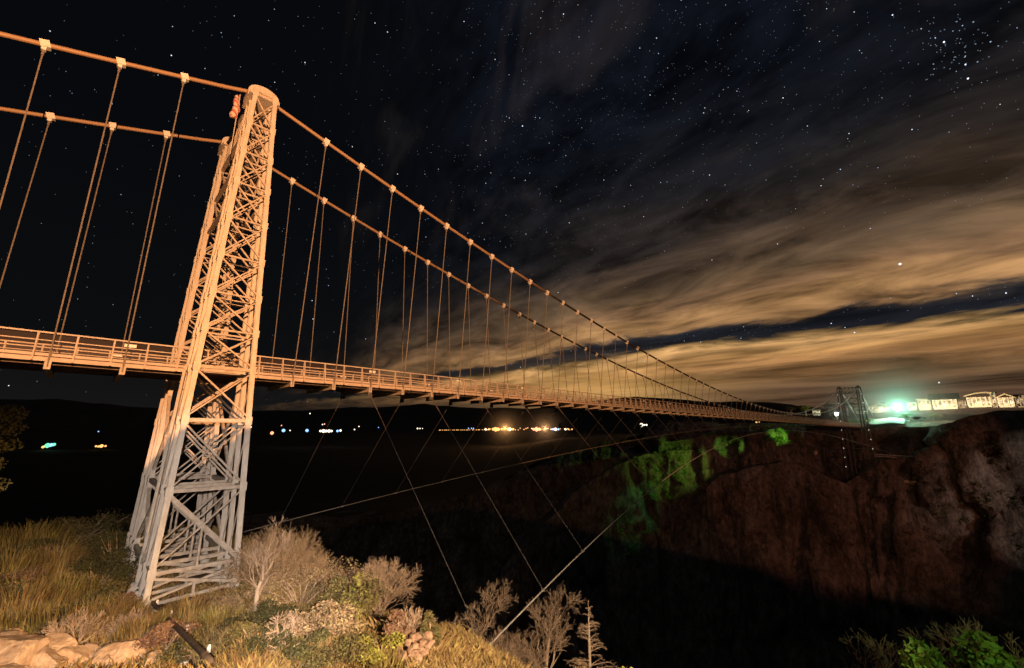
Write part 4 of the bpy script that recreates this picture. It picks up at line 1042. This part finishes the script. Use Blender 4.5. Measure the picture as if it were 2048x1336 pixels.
# mist added round the strongest lamps to give their glare and glow
def added_mist(name, c, rad, dens, label, sq=1.0):
    m = bpy.data.materials.new(name); m.use_nodes = True; n_ = m.node_tree.nodes; l_ = m.node_tree.links; n_.clear(); o_ = n_.new('ShaderNodeOutputMaterial'); vs_ = n_.new('ShaderNodeVolumeScatter')
    t_ = n_.new('ShaderNodeTexCoord'); ln = n_.new('ShaderNodeVectorMath'); ln.operation = 'LENGTH'; l_.new(t_.outputs['Object'], ln.inputs[0])
    mr_ = n_.new('ShaderNodeMapRange'); mr_.inputs['From Min'].default_value = 0; mr_.inputs['From Max'].default_value = rad; mr_.inputs['To Min'].default_value = 1; mr_.inputs['To Max'].default_value = 0; l_.new(ln.outputs['Value'], mr_.inputs['Value'])
    pw = n_.new('ShaderNodeMath'); pw.operation = 'POWER'; pw.inputs[1].default_value = 3.0; l_.new(mr_.outputs['Result'], pw.inputs[0])
    ml = n_.new('ShaderNodeMath'); ml.operation = 'MULTIPLY'; ml.inputs[1].default_value = dens; l_.new(pw.outputs[0], ml.inputs[0]); l_.new(ml.outputs[0], vs_.inputs['Density'])
    l_.new(vs_.outputs[0], o_.inputs['Volume'])
    me = ball_mesh(name, rad, m); o = bpy.data.objects.new(name, me); o.location = c; o.scale = (1, 1, sq); col.objects.link(o); tag(o, label, 'added_mist', kind='stuff')
added_mist('added_mist', teal, 42, .034, 'added mist that makes the glare around the dazzling floodlight')
added_mist('added_mist', at(1010, 856, 2250), 200, 3.5e-3, 'added mist that makes the glow over the left half of the right town')
added_mist('added_mist', at(1090, 856, 2250), 190, 3.5e-3, 'added mist that makes the glow over the right half of the right town')

# ------------------------------------------------------------------ stars
rs_ = np.random.default_rng(21); stars = []   # direction, radius (px of the photo), colour, brightness
def add_star(d, rad, b, c): stars.append((d.normalized(), rad, b, c))
cols = [(.45, .65, 1.0), (.6, .75, 1.0), (.7, .85, 1.0), (.95, .95, 1.0), (1.0, .88, .75)]
def sky_u(d): return d.x/max(.02, d.z)
for _ in range(26000):
    z = rs_.random(); a = rs_.random()*6.2832; h = math.sqrt(1-z*z); d = V((h*math.cos(a), h*math.sin(a), z)); az = math.degrees(math.atan2(d.x, d.y))
    if z < .05: continue
    u = sky_u(d); keep = 1.0
    if -30 < az < 125:
        if u > 1.35 and not (4.15 < u < 5.0): keep = interp(u, [1.35, 2.2, 3], [.8, .35, .08])
        keep *= interp(az, [-10, 30, 48], [.14, .3, 1])
        if u < 1.35: keep *= 1.0
    if rs_.random() > keep: continue
    b = rs_.random()**9
    add_star(d, .34+.3*b*b, .16+.42*rs_.random()**2+1.5*b*b, cols[rs_.integers(0, 5)])
for px, py, r_, b_ in ((1800, 528, 3.6, 3), (1045, 252, 2.2, 2.0), (692, 672, 1.9, 2), (626, 638, 1.9, 1.8), (610, 125, 1.8, 1.6), (795, 348, 1.8, 1.5), (1888, 84, 2.2, 3), (1931, 129, 1.9, 2.4), (1936, 157, 2.2, 3), (1709, 665, 2, 2.2), (1690, 655, 1.4, 1.5), (1878, 765, 2, 2), (775, 64, 1.7, 1.5), (750, 46, 1.6, 1.4), (100, 62, 1.6, 1.2), (928, 43, 1.5, 1.5), (1127, 28, 1.7, 1.8), (1313, 76, 1.6, 1.6), (1419, 350, 1.7, 1.5), (1300, 190, 1.5, 1.4), (1698, 267, 1.5, 1.4), (1785, 30, 1.8, 2), (1824, 259, 1.6, 1.6), (2012, 586, 1.8, 2), (1945, 592, 1.5, 1.6), (410, 137, 1.3, 1), (345, 53, 1.3, 1), (316, 150, 1.3, 1)):
    add_star(ray(px, py), r_*.4, b_, (.75, .85, 1.0) if px != 1800 else (1, .97, .95))
for _ in range(80):
    add_star(ray(1915+rs_.normal()*46, 108+rs_.normal()*40), .34+.4*rs_.random()**3, .2+.9*rs_.random()**2, (.6, .78, 1.0))
sv, sf, scx = [], [], []
DOME = 60000.0
for d, rad, b, c in stars:
    r_ = rad*DOME/860; x = d.orthogonal().normalized(); y = d.cross(x); p = CAM+d*DOME; n0 = len(sv)
    for k in range(6):
        a = 1.0472*k; sv.append(tuple(p+(x*math.cos(a)+y*math.sin(a))*r_*1.1))
    sv += [tuple(p+d*r_), tuple(p-d*r_)]; sf += [(n0+k, n0+(k+1) % 6, n0+6+e_) for k in range(6) for e_ in (0, 1)]; scx += [(c[0]*b, c[1]*b, c[2]*b, 1)]*8
m, n, l, b = nt('starlight'); ca = n.new('ShaderNodeAttribute'); ca.attribute_name = 'light'; em = n.new('ShaderNodeEmission'); l.new(ca.outputs['Color'], em.inputs['Color']); em.inputs['Strength'].default_value = .8
l.new(em.outputs[0], n['Material Output'].inputs['Surface']); m.cycles.emission_sampling = 'NONE'
so = np_mesh('stars', sv, sf, m); at_ = so.data.color_attributes.new('light', 'FLOAT_COLOR', 'POINT')
at_.data.foreach_set('color', np.array(scx, dtype=np.float32).ravel()); tag(so, 'stars scattered over the night sky', 'stars', kind='stuff')

# ------------------------------------------------------------------ sky: navy night with a deck of city-lit clouds
w = bpy.data.worlds.new('World'); scene.world = w; w.use_nodes = True
n = w.node_tree.nodes; l = w.node_tree.links; n.clear()
out = n.new('ShaderNodeOutputWorld'); bg = n.new('ShaderNodeBackground'); l.new(bg.outputs[0], out.inputs['Surface'])
tc = n.new('ShaderNodeTexCoord'); sp = n.new('ShaderNodeSeparateXYZ'); l.new(tc.outputs['Generated'], sp.inputs[0])
def math_(op, a, b=None, c=None):
    m = n.new('ShaderNodeMath'); m.operation = op
    for i, v in enumerate((a, b, c)):
        if v is None: continue
        if isinstance(v, (int, float)): m.inputs[i].default_value = v
        else: l.new(v, m.inputs[i])
    return m.outputs[0]
X, Y, Z = sp.outputs
zc = math_('MAXIMUM', Z, .035)
U = math_('DIVIDE', X, zc); W_ = math_('DIVIDE', Y, zc)           # where the ray meets the cloud layer
def vec(a, b, c=0.0):
    m = n.new('ShaderNodeCombineXYZ')
    for i, v in enumerate((a, b, c)):
        if isinstance(v, (int, float)): m.inputs[i].default_value = v
        else: l.new(v, m.inputs[i])
    return m.outputs[0]
def tex(v, scale, detail, rough=.55, dist=0):
    t = n.new('ShaderNodeTexNoise'); t.inputs['Scale'].default_value = scale; t.inputs['Detail'].default_value = detail; t.inputs['Roughness'].default_value = rough; t.inputs['Distortion'].default_value = dist
    l.new(v, t.inputs['Vector']); return t.outputs['Fac']
LU = math_('LOGARITHM', math_('MAXIMUM', U, .05), 2.71828)
T_ = math_('DIVIDE', Y, math_('MAXIMUM', X, .06))
big = tex(vec(math_('MULTIPLY', LU, 1.9), math_('MULTIPLY', T_, 1.5), 3.3), 1.0, 3, .5)
fine = tex(vec(math_('MULTIPLY', LU, 4.2), math_('MULTIPLY', T_, 3.2), 1.7), 1.0, 9, .58, .5)
puff = tex(vec(math_('MULTIPLY', LU, 10), math_('MULTIPLY', T_, 8), 5.1), 1.0, 6, .55, .3)
warp = math_('ADD', math_('MULTIPLY', math_('SUBTRACT', big, .5), .46), math_('ADD', math_('MULTIPLY', math_('SUBTRACT', fine, .5), .40), math_('MULTIPLY', math_('SUBTRACT', puff, .5), .13)))
Uw = math_('ADD', LU, warp)
ramp = n.new('ShaderNodeValToRGB'); mr = n.new('ShaderNodeMapRange'); mr.inputs['From Min'].default_value = -.4; mr.inputs['From Max'].default_value = 2.9; l.new(Uw, mr.inputs['Value']); l.new(mr.outputs['Result'], ramp.inputs['Fac'])
cr = ramp.color_ramp
def srgb(r, g, b_): return tuple(((v/255)/12.92 if v/255 < .04045 else ((v/255+.055)/1.055)**2.4) for v in (r, g, b_))+(1,)
stops = [(0.67, (15, 18, 27)), (1.2, (16, 19, 27)), (1.6, (26, 26, 30)), (2.0, (50, 43, 40)), (2.4, (84, 67, 53)), (2.8, (110, 87, 64)), (3.3, (138, 104, 74)), (3.8, (186, 140, 92)), (4.1, (168, 126, 84)), (4.3, (52, 47, 46)), (4.5, (30, 32, 39)), (5.0, (33, 35, 41)), (5.25, (130, 102, 64)), (5.55, (220, 168, 108)), (6.3, (206, 153, 94)), (7.1, (168, 122, 76)), (8.2, (142, 103, 66)), (9.5, (114, 86, 58)), (11.5, (98, 74, 54)), (16, (86, 64, 48))]
while len(cr.elements) > 1: cr.elements.remove(cr.elements[-1])
ps = lambda s_: (math.log(s_)+.4)/3.3
cr.elements[0].position = ps(.671); cr.elements[0].color = srgb(*stops[0][1])
for s_, c in stops[1:]: e = cr.elements.new(ps(s_)); e.color = srgb(*c)
# streaks inside the clouds
strk = tex(vec(math_('MULTIPLY', LU, 5.4), math_('MULTIPLY', T_, 3.2), 8.1), 1.0, 9, .6, .6)
sm = n.new('ShaderNodeMapRange'); sm.inputs['From Min'].default_value = .36; sm.inputs['From Max'].default_value = .64; sm.inputs['To Min'].default_value = .3; sm.inputs['To Max'].default_value = 1.3; l.new(strk, sm.inputs['Value'])
cl = n.new('ShaderNodeMix'); cl.data_type = 'RGBA'; cl.blend_type = 'MULTIPLY'; cl.inputs['Factor'].default_value = 1
l.new(ramp.outputs['Color'], cl.inputs['A']); l.new(sm.outputs['Result'], cl.inputs['B'])
# azimuth fade: the clouds are lit only over the far town
AZ = math_('MULTIPLY', math_('ARCTAN2', X, Y), 57.29578)
azf = n.new('ShaderNodeMapRange'); azf.interpolation_type = 'SMOOTHERSTEP'; azf.inputs['From Min'].default_value = 10; azf.inputs['From Max'].default_value = 62
l.new(math_('ADD', AZ, math_('MULTIPLY', math_('SUBTRACT', big, .5), 22)), azf.inputs['Value'])
dark = n.new('ShaderNodeValToRGB'); l.new(Z, dark.inputs['Fac']); dr = dark.color_ramp
dr.elements[0].position = 0; dr.elements[0].color = srgb(24, 23, 23); dr.elements[1].position = .16; dr.elements[1].color = srgb(12, 13, 15)
e = dr.elements.new(.5); e.color = srgb(8, 9, 12)
mx = n.new('ShaderNodeMix'); mx.data_type = 'RGBA'; l.new(azf.outputs['Result'], mx.inputs['Factor']); l.new(dark.outputs['Color'], mx.inputs['A']); l.new(cl.outputs['Result'], mx.inputs['B'])
# faint torn patches higher up
pn = tex(vec(math_('MULTIPLY', LU, 2.3), math_('MULTIPLY', T_, 2.3), 31.7), 1.0, 7, .55, .4)
pm = n.new('ShaderNodeMapRange'); pm.interpolation_type = 'SMOOTHSTEP'; pm.inputs['From Min'].default_value = .50; pm.inputs['From Max'].default_value = .72; l.new(pn, pm.inputs['Value'])
pz = n.new('ShaderNodeMapRange'); pz.inputs['From Min'].default_value = .25; pz.inputs['From Max'].default_value = .42; l.new(Z, pz.inputs['Value'])
pa_ = n.new('ShaderNodeMapRange'); pa_.inputs['From Min'].default_value = 15; pa_.inputs['From Max'].default_value = 45; l.new(AZ, pa_.inputs['Value'])
pf = math_('MULTIPLY', math_('MULTIPLY', pm.outputs['Result'], pz.outputs['Result']), pa_.outputs['Result'])
px_ = n.new('ShaderNodeMix'); px_.data_type = 'RGBA'; px_.blend_type = 'ADD'; px_.inputs['B'].default_value = (.013, .010, .0088, 1); l.new(pf, px_.inputs['Factor']); l.new(mx.outputs['Result'], px_.inputs['A']); mx = px_
# glow over the town near the horizon
g1 = math_('DIVIDE', math_('SUBTRACT', AZ, 57), 11); g2 = math_('DIVIDE', math_('SUBTRACT', Z, .085), .05)
gl = math_('POWER', 2.71828, math_('MULTIPLY', math_('ADD', math_('MULTIPLY', g1, g1), math_('MULTIPLY', g2, g2)), -1))
gm = n.new('ShaderNodeMix'); gm.data_type = 'RGBA'; gm.blend_type = 'ADD'; gm.inputs['B'].default_value = (.36, .20, .055, 1); l.new(gl, gm.inputs['Factor']); l.new(mx.outputs['Result'], gm.inputs['A'])
# below the horizon: nothing
hz = n.new('ShaderNodeMapRange'); hz.inputs['From Min'].default_value = -.03; hz.inputs['From Max'].default_value = .0; l.new(Z, hz.inputs['Value'])
fin = n.new('ShaderNodeMix'); fin.data_type = 'RGBA'; fin.inputs['A'].default_value = (.001, .001, .0012, 1); l.new(hz.outputs['Result'], fin.inputs['Factor']); l.new(gm.outputs['Result'], fin.inputs['B'])
l.new(fin.outputs['Result'], bg.inputs['Color']); bg.inputs['Strength'].default_value = 1.0

# ------------------------------------------------------------------ render look
scene.view_settings.view_transform = 'Standard'; scene.view_settings.look = 'None'; scene.view_settings.exposure = 0; scene.view_settings.gamma = 1
scene.render.engine = 'CYCLES'
scene.cycles.use_denoising = True
scene.cycles.max_bounces = 4; scene.cycles.diffuse_bounces = 2; scene.cycles.sample_clamp_indirect = 3; scene.cycles.transparent_max_bounces = 12
